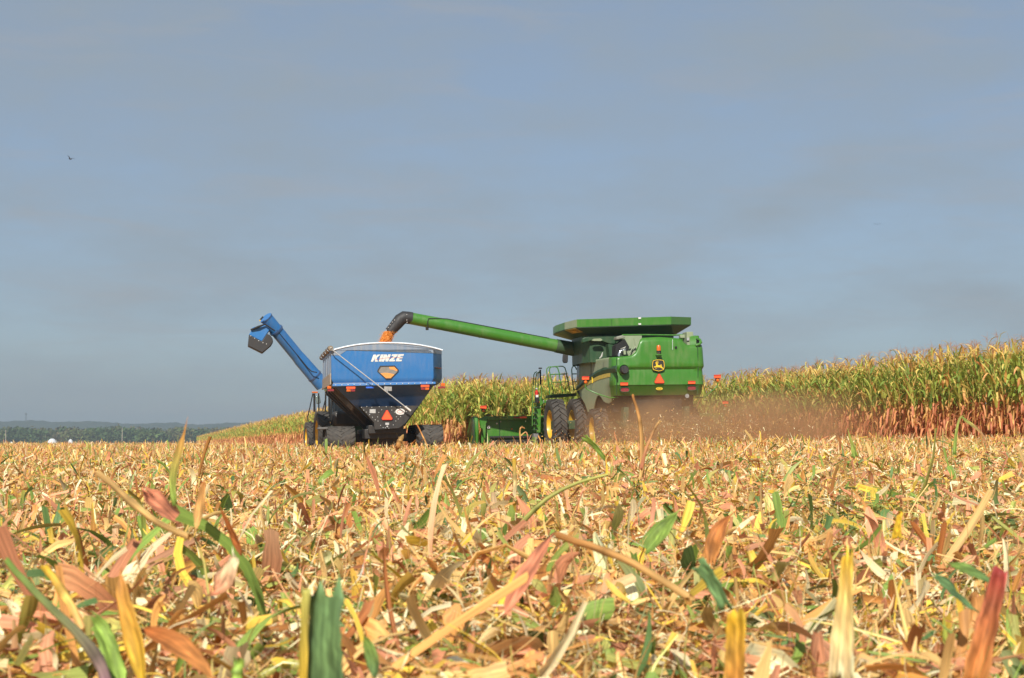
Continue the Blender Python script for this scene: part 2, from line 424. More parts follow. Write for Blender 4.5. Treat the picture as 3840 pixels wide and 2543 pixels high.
# ------------------------------------------------------------------ standing corn
HEAD = R(11.5)                                        # the machines and the rows run away to the left by this angle
FW, RT = Vector((-math.sin(HEAD), math.cos(HEAD), 0)), Vector((math.cos(HEAD), math.sin(HEAD), 0))
CB0 = at(2470, LEVEL, 53.0)                            # rear centre of the combine
def corn_parts(seed, lod):
    r = np.random.default_rng(seed)
    H = r.uniform(2.62, 2.88); dryf = r.uniform(.38, .50)
    nl = {0: 16, 1: 14, 2: 10}[lod]; seg = {0: 5, 1: 4, 2: 3}[lod]; across = {0: 3, 1: 2, 2: 2}[lod]
    lean = r.normal(0, 0.03, 2)
    def spine(h): return np.array([lean[0] * h, lean[1] * h, h])
    P = {'stalk': [], 'leaves': [], 'ear': [], 'tassel': []}
    def tube(key, pts, rad, ca, cb, n=5):
        pts = np.array(pts); rings = []
        for i, p in enumerate(pts):
            t = pts[min(i + 1, len(pts) - 1)] - pts[max(i - 1, 0)]; t = t / (np.linalg.norm(t) + 1e-9)
            u = np.array([0, 0, 1.0]) if abs(t[2]) < .9 else np.array([1.0, 0, 0])
            a = np.cross(t, u); a /= np.linalg.norm(a); b = np.cross(a, t)
            rings.append([p + (a * math.cos(q) + b * math.sin(q)) * rad[i] for q in np.linspace(0, 2 * np.pi, n, endpoint=False)])
        V = np.array(rings).reshape(-1, 3); k = len(pts)
        i = (np.arange(k - 1) * n)[:, None]; j = np.arange(n)[None]; jn = (j + 1) % n
        Q = np.stack([i + j, i + jn, i + n + jn, i + n + j], -1).reshape(-1, 4)
        f = np.linspace(0, 1, k)[:, None]; C = np.repeat(np.array(ca)[None] * (1 - f) + np.array(cb)[None] * f, n, 0)
        P[key].append((V, Q, C, np.zeros((len(V), 2))))
    hs = np.linspace(0, H, 5)
    tube('stalk', [spine(h) for h in hs], np.linspace(0.014, 0.006, 5), lin(176, 128, 72), lin(190, 176, 96), 4 if lod else 6)
    a0 = r.uniform(0, 6.28)
    green = np.array([lin(138, 156, 66), lin(152, 168, 74), lin(118, 146, 72), lin(176, 180, 86)])
    dry = np.array([lin(200, 130, 94), lin(212, 142, 104), lin(176, 108, 72), lin(222, 170, 112)])
    gold = np.array([lin(228, 190, 108), lin(232, 198, 116), lin(216, 168, 92)])
    for i in range(nl):
        h = 0.24 + (H - 0.38) * (i + r.uniform(-.3, .3)) / (nl - 1)
        fr = h / H
        az = a0 + math.pi * (i % 2) + r.normal(0, 0.55)
        if fr < dryf or r.uniform() < 0.06:           # dry, hanging
            e0, dr, L, wd = r.uniform(-0.3, 0.6), None, r.uniform(0.42, 0.74), r.uniform(0.055, 0.09)
            c0, c1 = dry[r.integers(4)], dry[r.integers(4)]; 
            if r.uniform() < .25: c1 = gold[r.integers(3)]
        elif fr < 0.80:
            e0, dr, L, wd = r.uniform(0.95, 1.4), r.choice([r.uniform(.2, .8), r.uniform(1.6, 2.7)]), r.uniform(0.5, 0.8), r.uniform(0.075, 0.11)
            c0, c1 = green[r.integers(4)], green[r.integers(4)] * r.uniform(.9, 1.2)
            if r.uniform() < .34: c1 = gold[r.integers(3)]
            if r.uniform() < .10: c0, c1 = gold[r.integers(3)], dry[r.integers(4)]
        else:
            e0, dr, L, wd = r.uniform(0.85, 1.35), r.uniform(0.3, 1.6), r.uniform(0.35, 0.6), r.uniform(0.045, 0.07)
            c0, c1 = (green[r.integers(4)] * 1.1 if r.uniform() < .5 else gold[r.integers(3)]), gold[r.integers(3)]
        if lod == 2: wd *= 1.35
        if lod == 1: wd *= 1.1
        t = np.linspace(0, 1, seg + 1); el = (-1.48 + (e0 + 1.48) * np.exp(-t * 6) + r.normal(0, .16, seg + 1)) if dr is None else e0 - dr * np.clip((t - r.uniform(.1, .35)) / .4, 0, 1) ** 1.3; aa = az + r.normal(0, .35) * t
        D = np.stack([np.cos(el) * np.cos(aa), np.cos(el) * np.sin(aa), np.sin(el)], -1)
        pts = spine(h)[None] + np.concatenate([np.zeros((1, 3)), np.cumsum(D[:-1] * (L / seg), 0)])
        side = np.stack([-np.sin(aa), np.cos(aa), 0 * aa], -1)
        tw = r.normal(0, 0.5) * t; upv = np.cross(D, side)
        A = side * np.cos(tw)[:, None] + upv * np.sin(tw)[:, None]; B = np.cross(D, A)
        hw = wd / 2 * np.array([0.75] + [1.0] * (seg - 1) + [0.12]) * (1 - 0.35 * t)
        s = np.linspace(-1, 1, across)
        V = np.stack([pts + A * (hw * q)[:, None] - B * (hw * (1 - abs(q)) * 0.45)[:, None] for q in s], 1)
        C = np.repeat((c0 * (1 - t[:, None] ** 2) + c1 * t[:, None] ** 2)[:, None] * r.uniform(.85, 1.15), across, 1)
        i0 = (np.arange(seg) * across)[:, None] + np.arange(across - 1)[None]
        Q = np.stack([i0, i0 + 1, i0 + across + 1, i0 + across], -1).reshape(-1, 4)
        P['leaves'].append((V.reshape(-1, 3), Q, C.reshape(-1, 3), np.zeros((V.size // 3, 2))))
    if lod < 2 or r.uniform() < .6:
        h = r.uniform(1.02, 1.3); az = a0 + r.normal(0, .6); b = spine(h); down = r.uniform() < .4
        d = np.array([math.cos(az) * .45, math.sin(az) * .45, -0.9 if down else 0.9])
        cols = [lin(222, 184, 108), lin(206, 158, 92)]
        tube('ear', [b, b + d * .05, b + d * .13, b + d * .20, b + d * .25], [.012, .03, .033, .022, .006], cols[0], cols[1], 5)
    top = spine(H); tc = [lin(196, 148, 104), lin(190, 142, 108)]
    tube('tassel', [top - [0, 0, .05], top + [0.01, 0, .14], top + [0.02 + lean[0], 0.01, r.uniform(.24, .33)]], [.005, .0045, .002], tc[0], tc[1], 3)
    for k in range({0: 7, 1: 5, 2: 3}[lod]):
        az = r.uniform(0, 6.28); e = r.uniform(.6, 1.25); b = top + [0, 0, r.uniform(0, .1)]; L = r.uniform(.13, .24)
        p1 = b + L * .5 * np.array([math.cos(az) * math.cos(e), math.sin(az) * math.cos(e), math.sin(e)])
        e -= r.uniform(.2, .9); p2 = p1 + L * .5 * np.array([math.cos(az) * math.cos(e), math.sin(az) * math.cos(e), math.sin(e)])
        tube('tassel', [b, p1, p2], [.003, .003, .002], tc[0], tc[1], 3)
    return {k: join(v) for k, v in P.items() if v}
def to_local(x, y): 
    dx, dy = x - CB0.x, y - CB0.y
    return dx * RT.x + dy * RT.y, dx * FW.x + dy * FW.y
def from_local(a, b): return CB0.x + a * RT.x + b * FW.x, CB0.y + a * RT.y + b * FW.y
def right_edge(b): return 5.55 + 0.055 * np.clip(9 - b, 0, 60)              # edge of the uncut corn beside the combine
def left_edge(b): return -5.45 - 0.030 * np.clip(b - 9, 0, 500)             # edge left beyond the header
def corn():
    protos = {l: [corn_parts(100 + 20 * l + i, l) for i in range({0: 12, 1: 10, 2: 8}[l])] for l in (0, 1, 2)}
    spots = []                                         # x, y, depth behind the edge, lod
    r = np.random.default_rng(11)
    for row in range(9):                               # rows beside the combine, running along its heading
        for b in np.arange(-34, 12.0 + row * .3, 0.165 if row < 3 else 0.2):
            a = right_edge(b) + 0.05 + row * 0.74 + r.normal(0, .07)
            spots.append((*from_local(a, b + r.normal(0, .05)), row, 0))
    for a in np.arange(-5.4, 5.6, 0.74):               # rows the header is cutting into
        for b in np.arange(9.3, 15.5, 0.18):
            spots.append((*from_local(a + r.normal(0, .06), b + r.normal(0, .05)), b - 9.3, 1))
    for row in range(7):                               # left flank of the field, running far away
        b = 9.4
        while b < 470:
            a = left_edge(b) + row * 0.76 + r.normal(0, .08)
            spots.append((*from_local(a, b), row, 1 if b < 60 else 2))
            b += 0.18 if b < 40 else (0.26 if b < 120 else 0.26 + (b - 120) * 0.003)
    for k in range(1500):                              # canopy further in, seen only as the skyline
        b = r.uniform(-30, 60); a = max(right_edge(b) if b < 9 else left_edge(b), -20) + r.uniform(6.5, 22)
        spots.append((*from_local(a, b), 20, 2))
    SP = np.array(spots)
    px = CX + F * SP[:, 0] / np.maximum(SP[:, 1], 1)
    SP = SP[(SP[:, 1] > 8) & (px < 4700)]
    px = CX + F * SP[:, 0] / SP[:, 1]
    # the 300 plants that show largest become plants of their own
    seen = np.where((SP[:, 2] < 3) & (SP[:, 3] == 0) & (px < 3900) & (px > 2650), 1 / SP[:, 1] / (1 + 0.25 * SP[:, 2]), 0)
    own = np.argsort(-seen)[:300]; own = set(own[seen[own] > 0].tolist())
    datas = []
    for pr in protos[0]:
        d = {}
        for key, (V, Q, C, U) in pr.items():
            o = mesh_np({'leaves': 'foliage'}.get(key, key), V, Q, M['corn'], np.clip(C * 1.22, 0, .9), U); d[key] = o.data
            bpy.data.objects.remove(o)
        datas.append(d)
    zone = {0: 'corn plant in the outer row at the right, green top over dry pinkish leaves',
            1: 'corn plant standing just behind the outer row at the right',
            2: 'corn plant standing two rows in behind the cut edge at the right',
            3: 'dusty corn plant at the cut edge close beside the green combine'}
    for k in sorted(own, key=lambda i: SP[i, 1]):
        x, y, row, _ = SP[k]
        e = bpy.data.objects.new('corn_plant', None); link(e); e.empty_display_size = .2
        e.location = (x, y, float(ground_z(x, y)) - 0.01); e.rotation_euler = (r.normal(0, .03), r.normal(0, .03), r.uniform(0, 6.28))
        e.scale = (1, 1, r.uniform(.93, 1.07))
        tag(e, zone[3] if (row < 1 and px[k] < 2850) else zone[int(row)], 'corn plant', 'corn plants along the uncut edge')
        for key, dat in datas[r.integers(len(datas))].items():
            link(bpy.data.objects.new({'leaves': 'foliage'}.get(key, key), dat), e)
    rest = [i for i in range(len(SP)) if i not in own]
    out = []; flat = {l: [join(list(p.values())) for p in protos[l]] for l in protos}
    byp = {}
    for i in rest:
        l = int(SP[i, 3]); l = 1 if l == 0 and SP[i, 2] > 2 else l
        byp.setdefault((l, int(r.integers(len(flat[l])))), []).append(i)
    for (l, pi), idx in byp.items():
        V, Q, C, U = flat[l][pi]; idx = np.array(idx); n = len(idx)
        x, y = SP[idx, 0], SP[idx, 1]; z = ground_z(x, y) - .01
        th = r.uniform(0, 6.28, n); sz = r.uniform(.93, 1.07, n); c, s = np.cos(th), np.sin(th)
        VX = V[None, :, 0] * c[:, None] - V[None, :, 1] * s[:, None] + x[:, None]
        VY = V[None, :, 0] * s[:, None] + V[None, :, 1] * c[:, None] + y[:, None]
        VZ = V[None, :, 2] * sz[:, None] + z[:, None]
        VV = np.stack([VX, VY, VZ], -1).reshape(-1, 3)
        QQ = (Q[None] + (np.arange(n) * len(V))[:, None, None]).reshape(-1, 4)
        CC = np.clip((C[None] * 1.22 * np.exp(r.normal(0, .12, n))[:, None, None]).reshape(-1, 3), 0, .9)
        out.append((VV, QQ, CC, np.tile(U, (n, 1))))
    V, Q, C, U = join(out)
    print('corn', len(SP), 'own', len(own), 'quads', len(Q))
    tag(mesh_np('corn_field', V, Q, M['corn'], C, U), 'standing ripe corn, green above and dry brown below, behind the combine and along the skyline', 'corn field', kind='stuff')
corn()

# ------------------------------------------------------------------ far wood, hills, tower, poles, domes, birds
def far_things():
    r = np.random.default_rng(5)
    def crowns(centres, rad, ht, nleaf, leaf, cols, jit):
        Vs, Cs = [], []
        for (x, y, z0), R_, h in zip(centres, rad, ht):
            n = nleaf
            u = r.normal(0, 1, (n, 3)); u /= np.linalg.norm(u, axis=1)[:, None]
            rr = r.uniform(.6, 1.0, n)[:, None]
            lob = 1 + .18 * np.sin(u[:, :1] * 5 + x) * np.cos(u[:, 1:2] * 4 + y) + .12 * np.sin(u[:, 2:] * 7 + x * 3)
            c = u * rr * lob * np.array([R_, R_, h * .52]) + np.array([x, y, z0 + h * .52])
            a = r.normal(0, 1, (n, 3)) * leaf; b = r.normal(0, 1, (n, 3)) * leaf
            Vs.append(np.stack([c - a, c - b, c + a, c + b], 1).reshape(-1, 3))
            col = np.array(cols)[r.integers(len(cols))] * np.exp(r.normal(0, jit, n))[:, None]
            Cs.append(np.repeat(np.clip(col, 0, .5), 4, 0))
        V = np.concatenate(Vs); Q = np.arange(len(V)).reshape(-1, 4)
        return V, Q, np.concatenate(Cs)
    cen, rad, ht = [], [], []
    for row in range(4):
        x = -560.0
        while x < 900:
            R_ = r.uniform(5, 10)
            cen.append((x, 1060 + row * 16 + r.uniform(-6, 6), 0.2)); rad.append(R_); ht.append(r.uniform(9.8, 12.6) + row * .4)
            x += R_ * r.uniform(1.0, 1.5)
    V, Q, C = crowns(cen, rad, ht, 300, .62, [(0.075, 0.115, 0.036), (0.095, 0.125, 0.044), (0.060, 0.10, 0.038), (0.12, 0.125, 0.055), (0.13, 0.115, 0.060)], .2)
    m = leafy('woodland_leaf', .15, .8, False, .1)
    tag(mesh_np('woodland', V, Q, m, C), 'long belt of broadleaf trees along the far edge of the field', 'woodland', kind='stuff')
    # wooded ridge behind
    xs = np.linspace(-1450, 1450, 900)
    prof = 33.5 + 1.3 * np.sin(xs * .006 + 1) + 1.2 * np.sin(xs * .0135) + 1.2 * np.sin(xs * .05) + r.normal(0, .55, len(xs))
    prof = np.convolve(np.pad(prof, 2, 'edge'), np.ones(5) / 5, 'valid') + r.normal(0, .9, len(xs)) + 5
    rows = [(2200, 0.03), (2300, .35), (2420, .7), (2520, .92), (2600, 1.0), (2700, .9), (2850, .3), (2980, .02)]
    V = np.array([[(x, y + 8 * math.sin(x * .02), p * k + r.normal(0, .6) * (k > .1)) for x, p in zip(xs, prof)] for y, k in rows]).reshape(-1, 3)
    n = len(xs); i = np.arange(n - 1)[None] + np.arange(len(rows) - 1)[:, None] * n
    Q = np.stack([i, i + 1, i + n + 1, i + n], -1).reshape(-1, 4)
    hm, t, p = mat_new('wooded_hill')
    t.links.new(mixc(t, ramp(t, noise(t, .08, 6), .35, .65), (.014, .028, .016), (.034, .052, .026)), p.inputs['Base Color']); p.inputs['Roughness'].default_value = 1
    tag(mesh_np('hills', V, Q, hm, smooth=False), kind='structure')
    # lattice tower on the ridge
    b = at(97, 1585, 2560); top = at(97, 1549, 2560)
    e = empty('lattice_tower', (b.x, 2560, 25)); tag(e, 'slim grey lattice mast rising above the distant wooded ridge', 'mast')
    h = top.z - 25; mb = MB()
    for q in range(3):
        a = 2 * math.pi * q / 3; mb.tube([(1.5 * math.cos(a), 1.5 * math.sin(a), 0), (.7 * math.cos(a), .7 * math.sin(a), h)], .28, 5)
    for k in range(14):
        z0, z1 = h * k / 14, h * (k + 1) / 14
        for q in range(3):
            a, c = 2 * math.pi * q / 3, 2 * math.pi * (q + 1) / 3; r0, r1 = 1.5 - .8 * k / 14, 1.5 - .8 * (k + 1) / 14
            mb.tube([(r0 * math.cos(a), r0 * math.sin(a), z0), (r1 * math.cos(c), r1 * math.sin(c), z1)], .14, 4)
    grey = plain('mast_steel', (.10, .11, .12), .6)
    mb.build('frame', grey, e)
    an = MB()
    for q in range(6):
        a = q * 1.047; an.box((1.4 * math.cos(a), 1.4 * math.sin(a), h - 1.5), (.5, .5, 2.6))
    an.build('antenna', grey, e)
    # bare poles at the field edge
    for px, y0, y1, lab in ((20, 1613, 1670, 'thin pale pole at the far left end of the field edge'), (457, 1604, 1664, 'thin pale pole standing before the tree belt near the corn')):
        d = 620.0; b, tp = at(px, y1, d), at(px, y0, d)
        e = empty('pole', (b.x, d, float(ground_z(b.x, d)))); tag(e, lab, 'pole')
        h = tp.z - e.location.z
        MB().tube([(0, 0, 0), (.08, 0, h * .5), (.02, 0, h)], [.13, .11, .07], 7).build('shaft', plain('weathered_pole', (.42, .38, .34), .8), e, True)
    # white domes low over the field edge
    for px, wpx, hpx, yb, lab in ((195, 36, 22, 1676, 'largest white ribbed dome low on the field edge at the left'), (264, 20, 20, 1676, 'narrow white dome right of the largest white dome'), (43, 12, 10, 1678, 'smallest white dome, at the far left end of the field edge')):
        d = 560.0; c = at(px, yb, d); rx, hh = wpx / 2 / F * d, hpx / F * d
        e = empty('storage_dome', (c.x, d, float(ground_z(c.x, d)) - .05)); tag(e, lab, 'dome', 'white domes on the far field edge')
        mb = MB(); n = 24
        mb.loft([[Vector((rx * math.cos(a) * (1 + .035 * (k % 2)) * math.cos(el), rx * math.sin(a) * (1 + .035 * (k % 2)) * math.cos(el), (hh + .25) * math.sin(el))) for k, a in enumerate(np.linspace(0, 2 * np.pi, n, endpoint=False))] for el in np.linspace(0, 1.5, 8)], True, True)
        mb.build('shell', plain('white_sheeting', (.56, .59, .62), .6), e, True)
        MB().lathe([(0, rx * 1.05), (.3, rx * 1.05), (.3, rx * .9)], (0, 0, 0), 'z', 24).build('base_ring', plain('grey_ring', (.5, .5, .5), .7), e)
    # birds
    bm = plain('dark_feathers', (.02, .02, .022), .7)
    def bird(px, py, d, span, flap, yaw, lab, grp=None):
        c = at(px, py, d); w_, k = span / 2, span
        mb = MB()
        mb.tube([(0, -.30 * k, 0), (0, -.16 * k, 0.01 * k), (0, 0, 0), (0, .14 * k, .012 * k), (0, .20 * k, .018 * k), (0, .25 * k, .012 * k)], [.004 * k, .03 * k, .05 * k, .035 * k, .03 * k, .004 * k], 8)
        mb.face([(-.05 * k, -.36 * k, 0), (.05 * k, -.36 * k, 0), (.02 * k, -.2 * k, .005), (-.02 * k, -.2 * k, .005)])
        for s in (-1, 1):
            pts = [(0.02 * k, 0, .02 * k), (.22 * k, .04 * k, flap * .24 * k + .02 * k), (.5 * k, -.04 * k, flap * .24 * k - .03 * k + flap * .1 * k)]
            ch = [.11, .10, .02]
            A = [Vector((s * p[0], p[1] + ch[i] * k * .5, p[2])) for i, p in enumerate(pts)]; B = [Vector((s * p[0], p[1] - ch[i] * k * .7, p[2])) for i, p in enumerate(pts)]
            up = Vector((0, 0, .008 * k))
            mb.loft([[A[i] + up, A[i] - up, B[i] - up, B[i] + up] for i in range(3)], True, True)
        o = mb.build('bird', bm, None, True); o.location = c; o.rotation_euler = (0.25, .2, yaw)
        tag(o, lab, 'bird', grp)
    bird(263, 597, 60, .42, .7, 1.0, 'larger dark bird gliding alone in the sky at upper left')
    for px, py, lab in ((3281, 840, 'left bird of the three far specks in the sky at right'), (3291, 842, 'middle bird of the three far specks in the sky at right'), (3300, 839, 'right bird of the three far specks in the sky at right')):
        bird(px, py, 150, .28, random.Random(px).uniform(-.3, .8), px * 1.0, lab, 'far birds in the sky')
far_things()
# ------------------------------------------------------------------ machine frames
class Frame:
    """local frame of a machine: x to its right, y ahead, z up; on_y / on_x read a photo pixel on one of its own planes"""
    def __init__(s, origin, yaw, roll=0.0, pitch=0.0):
        s.o = Vector(origin)
        s.rot = Matrix.Rotation(yaw, 4, 'Z') @ Matrix.Rotation(pitch, 4, 'X') @ Matrix.Rotation(roll, 4, 'Y')
        s.m = Matrix.Translation(s.o) @ s.rot; s.inv = s.m.inverted()
    def _hit(s, px, py, ax, val):
        a = s.inv @ Vector((0, 0, CAMZ)); d = s.inv.to_3x3() @ ray(px, py)
        t = (val - a[ax]) / d[ax]
        return a + d * t
    def on_y(s, px, py, y=0.0): return s._hit(px, py, 1, y)
    def on_x(s, px, py, x): return s._hit(px, py, 0, x)
    def root(s, name):
        e = empty(name, s.o); e.rotation_euler = s.rot.to_euler(); return e
def zoomer(x0, y0, k): return lambda zx, zy: (x0 + zx / k, y0 + zy / k)
Z1, Z2, Z3 = zoomer(1100, 1100, 2.613), zoomer(1700, 1100, 2.2552), zoomer(900, 1150, 3.9467)
Z4, Z5, Z6, Z7 = zoomer(2050, 1180, 3.643), zoomer(1760, 1360, 4.833), zoomer(1180, 1420, 4.736), zoomer(2030, 1370, 5.057)
ZD, ZK = zoomer(2350, 1290, 7.467), zoomer(1380, 1290, 7.4)

def tyre_mesh(R_, w_, rim, c, lugs=22, v=1, lug_h=.055):
    """tractor tyre round the local x axis with chevron bars; v=1 points up as seen from behind, -1 down"""
    mb = MB(); h = w_ / 2; b = R_ - lug_h
    mb.lathe([(-h * .80, rim), (-h * .98, rim + (b - rim) * .35), (-h, rim + (b - rim) * .65), (-h * .90, b * .985), (-h * .5, b), (h * .5, b), (h * .90, b * .985), (h, rim + (b - rim) * .65), (h * .98, rim + (b - rim) * .35), (h * .80, rim)], c, 'x', 44)
    c = Vector(c)
    def P(x, a, r): return c + Vector((x, -r * math.cos(a), r * math.sin(a)))
    da = 2 * math.pi / lugs
    for k in range(lugs):
        for s in (-1, 1):
            a0 = k * da + (0 if s > 0 else da / 2); sk = -v * da * .95; t = da * .17
            lo = [P(s * -.04 * w_, a0, b - .01), P(s * h * .96, a0 + sk, b * .97), P(s * h * .96, a0 + sk + 2 * t, b * .97), P(s * -.04 * w_, a0 + 2 * t, b - .01)]
            hi = [P(s * -.03 * w_, a0 + .2 * t, R_), P(s * h * .93, a0 + sk + .3 * t, R_ * .985), P(s * h * .93, a0 + sk + 1.7 * t, R_ * .985), P(s * -.03 * w_, a0 + 1.7 * t, R_)]
            mb.hexa(lo, hi)
    return mb
def wheel(root, c, R_, w_, rim, rim_mat, side, lugs=22, v=1):
    c = Vector(c); h = w_ / 2
    wn = bpy.data.objects.new('wheel', None); wn.location = c; wn.empty_display_size = .2; link(wn, root)
    tyre_mesh(R_, w_, rim, (0, 0, 0), lugs, v).build('tyre', M['rubber'], wn, True, angle=30)
    mb = MB()                                           # dished disc, open side on "side"
    mb.lathe([(side * h * .78, rim * 1.02), (side * h * .80, rim * .95), (side * h * .35, rim * .90), (side * h * .12, rim * .80), (side * h * .10, rim * .34), (side * h * .35, rim * .30), (side * h * .42, .01)], (0, 0, 0), 'x', 40)
    mb.lathe([(-side * h * .78, rim * 1.02), (-side * h * .5, rim * .9), (side * h * .0, rim * .86)], (0, 0, 0), 'x', 40)
    for k in range(10):
        a = k * .628; mb.lathe([(side * h * .10, .03), (side * h * .20, .03), (side * h * .20, .001)], (0, rim * .55 * math.cos(a), rim * .55 * math.sin(a)), 'x', 6)
    mb.build('rim', rim_mat, wn, True, angle=30)
    return wn
def triangle_sign(root, pts, nrm, parent=None):
    """slow-vehicle triangle: orange field in a red border, corners cut; pts = apex, right, left of the outer edge"""
    a, b, c = [Vector(p) for p in pts]; g = (a + b + c) / 3; nrm = Vector(nrm)
    def cut(k, q):
        P = [g + (p - g) * k for p in (a, b, c)]; out = []
        for i in range(3):
            p, n_, pr = P[i], P[(i + 1) % 3], P[(i + 2) % 3]
            out += [p + (pr - p) * q, p + (n_ - p) * q]
        return out
    t = MB().prism(cut(1.12, .14), nrm * .012).build('warning_triangle', M['red'], root)
    MB().prism([p + nrm * .012 for p in cut(.92, .045)], nrm * .004).build('field', M['orange'], t)
    return t

# ------------------------------------------------------------------ blue grain cart
CT = Frame(at(1448, 1692, 53.0), HEAD - .02, R(-1.2))
def cart():
    o = at(1448, 1692, 53.0)
    root = CT.root('grain_cart')
    tag(root, 'blue grain cart on black rubber tracks with white lettering on its rear wall', 'grain cart')
    L = 5.6
    Y = lambda z, y=0.0: CT.on_y(*z, y)
    zt, zf = Y(Z1(900, 552)).z, Y(Z1(900, 893)).z                      # rim and lower edge of the box
    xl, xr = Y(Z1(372, 700)).x, Y(Z1(1372, 700)).x
    xc = Y(Z1(1455, 700), .66).x
    # walls: rear, right corner panel, right side, front, left side
    plan = [(xl, 0), (xr, 0), (xc, .68), (xc, L - .3), (xr, L), (xl + .25, L), (xl, L - .3)]
    def ring(z, inset=0.0):
        cx, cy = (xl + xc) / 2, L / 2
        return [Vector((x + (inset if x < cx else -inset), y + (inset if y < cy else -inset), z)) for x, y in plan]
    mb = MB(); mb.loft([ring(zf, .13), ring(zf + .09, .05), ring(zf + .17, .012), ring(zf + .24, 0), ring(zt, 0)])
    box = mb.build('box', M['blue'], root, False, .012)
    MB().loft([ring(zf + .05, .06), ring(zt, .05)]).build('inner_wall', M['blue_sheen_dusty'], root)
    # dusty upper band of the end wall, sky reflection painted in, its lower line stepping at the corners
    P = lambda zx, zy: Y(Z1(zx, zy), -.010)
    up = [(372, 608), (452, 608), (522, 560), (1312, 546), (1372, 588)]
    mb = MB(); mb.prism([P(*q) for q in up] + [P(1372, 548), P(372, 553)], (0, .008, 0)); mb.build('upper_band', M['blue_sheen_dusty'], box)
    MB().prism([Vector((xr + .003, -.012, Y(Z1(1372, 588)).z)), Vector((xc + .006, .67, Y(Z1(1372, 588)).z)), Vector((xc + .006, .67, zt)), Vector((xr + .003, -.012, zt))], (-.006, .008, 0)).build('upper_band', M['blue_sheen_dusty'], box)
    # left side skin, grazing sheen painted into its dusty grey, browner lower half
    MB().prism([Vector((xl - .004, .05, zf + .17)), Vector((xl - .004, L - .35, zf + .17)), Vector((xl - .004, L - .35, zt - .05)), Vector((xl - .004, .05, zt - .05))], (.003, 0, 0)).build('side_panel', M['blue_sheen_dusty'], root)
    MB().prism([Vector((xl - .05, .02, zf + .02)), Vector((xl - .05, L - .3, zf + .02)), Vector((xl - .05, L - .3, zf + .42)), Vector((xl - .05, .02, zf + .42))], (.045, 0, 0)).build('side_skirt', plain('pale_brown_sheet', (.30, .25, .19), .6), root, False, .01)
    for k in range(5):
        MB().box((xl - .018, .5 + k * 1.1, (zf + zt) / 2), (.03, .09, zt - zf - .35)).build('side_rib', M['blue_sheen_dusty'], root, False, .008)
    # arched white tarp edge with grey end cap
    apex = Y(Z1(905, 480)); l0, r0 = Y(Z1(388, 556)), Y(Z1(1462, 558))
    def arch(n=25):
        out = []
        for k in range(n):
            t = k / (n - 1); x = l0.x + (r0.x - l0.x) * t; s = (2 * t - 1)
            out.append(Vector((x, 0, l0.z + (r0.z - l0.z) * t + (apex.z - l0.z) * (1 - abs(s) ** 2.3))))
        return out
    A = arch()
    for y in (-.03, L - .05):
        MB().tube([p + Vector((0, y, .0)) for p in A], .026, 8).build('tarp_bow', M['white'], root, True)
    MB().prism([p + Vector((0, -.02, -.02)) for p in A] + [Vector((r0.x - .05, -.02, zt - .01)), Vector((l0.x + .05, -.02, zt - .01))], (0, .02, 0)).build('end_cap', M['blue_sheen_dusty'], root)
    for y in (1.5, 3.0, 4.4):
        MB().tube([p + Vector((0, y, 0)) for p in A], .02, 6).build('tarp_bow', M['steel'], root, True)
    # rolled tarp along the left rim
    rl = MB(); pts = [Vector((xl - .02, y, zt + .07 + .015 * math.sin(y * 3))) for y in np.linspace(-.15, L + .1, 14)]
    rl.tube(pts, [.085 + .012 * math.sin(k * 2.1) for k in range(14)], 12)
    roll = rl.build('tarp_roll', M['tan_vinyl'], root, True)
    for y in (.45, 1.9, 3.4, 4.8):
        MB().lathe([(-.03, .105), (.03, .105), (.03, .085), (-.03, .085)], (xl - .02, y, zt + .07), 'y', 14).build('tie_strap', M['white'], roll, True)
    MB().tube([(xl - .02, -.22, zt + .07), (xl - .02, L + .2, zt + .07)], .028, 8).build('roll_pipe', M['steel'], roll, True)
    # crank rod with its elbow and handle end
    rp = [Y(Z1(372, 556), -.16), Y(Z1(386, 556), -.30), Y(Z1(560, 692), -.31), Y(Z1(900, 957), -.30), Y(Z1(1095, 1110), -.22)]
    MB().tube(rp, .019, 8).build('crank_rod', M['steel'], root, True)
    MB().tube([rp[-1], Y(Z1(1150, 1152), -.2)], .034, 8).build('crank_handle', M['decal_white'], root, True)
    br = MB(); br.prism([Y(Z1(890, 912), -.02), Y(Z1(965, 915), -.02), Y(Z1(965, 957), -.02), Y(Z1(890, 957), -.02)], (0, .02, 0))
    br.tube([Y(Z1(925, 945), -.03), Y(Z1(922, 965), -.28)], .022, 6)
    br.build('rod_holder', plain('grey_plate', (.30, .29, .27), .6), root)
    # bolted flange under the box
    fl = MB(); f0, f1 = Y(Z1(385, 912), -.03), Y(Z1(1395, 890), -.03)
    fl.hexa([f0, f1, f1 + Vector((0, .10, 0)), f0 + Vector((0, .10, 0))], [p + Vector((0, 0, .085)) for p in (f0, f1, f1 + Vector((0, .10, 0)), f0 + Vector((0, .10, 0)))])
    flange = fl.build('flange', M['blue_light'], root, False, .01)
    bo = MB()
    for k in range(17):
        p = f0.lerp(f1, .03 + .94 * k / 16) + Vector((0, 0, .045)); bo.lathe([(0, .016), (-.02, .016), (-.02, .0)], p, 'y', 8)
    bo.build('bolt', M['decal_white'], flange)
    # hopper: four sheets running in to the sump
    hx0, hx1, hz = Y(Z1(800, 1265), 1.3).x, Y(Z1(1092, 1275), 1.3).x, Y(Z1(900, 1300), 1.3).z
    top = [Vector(p) for p in ((xl + .10, .07, zf - .03), (xr + .02, .07, zf - .03), (xc - .06, L - .2, zf - .03), (xl + .10, L - .2, zf - .03))]
    low = [Vector(p) for p in ((hx0, 1.35, hz), (hx1, 1.35, hz), (hx1, L - 1.4, hz), (hx0, L - 1.4, hz))]
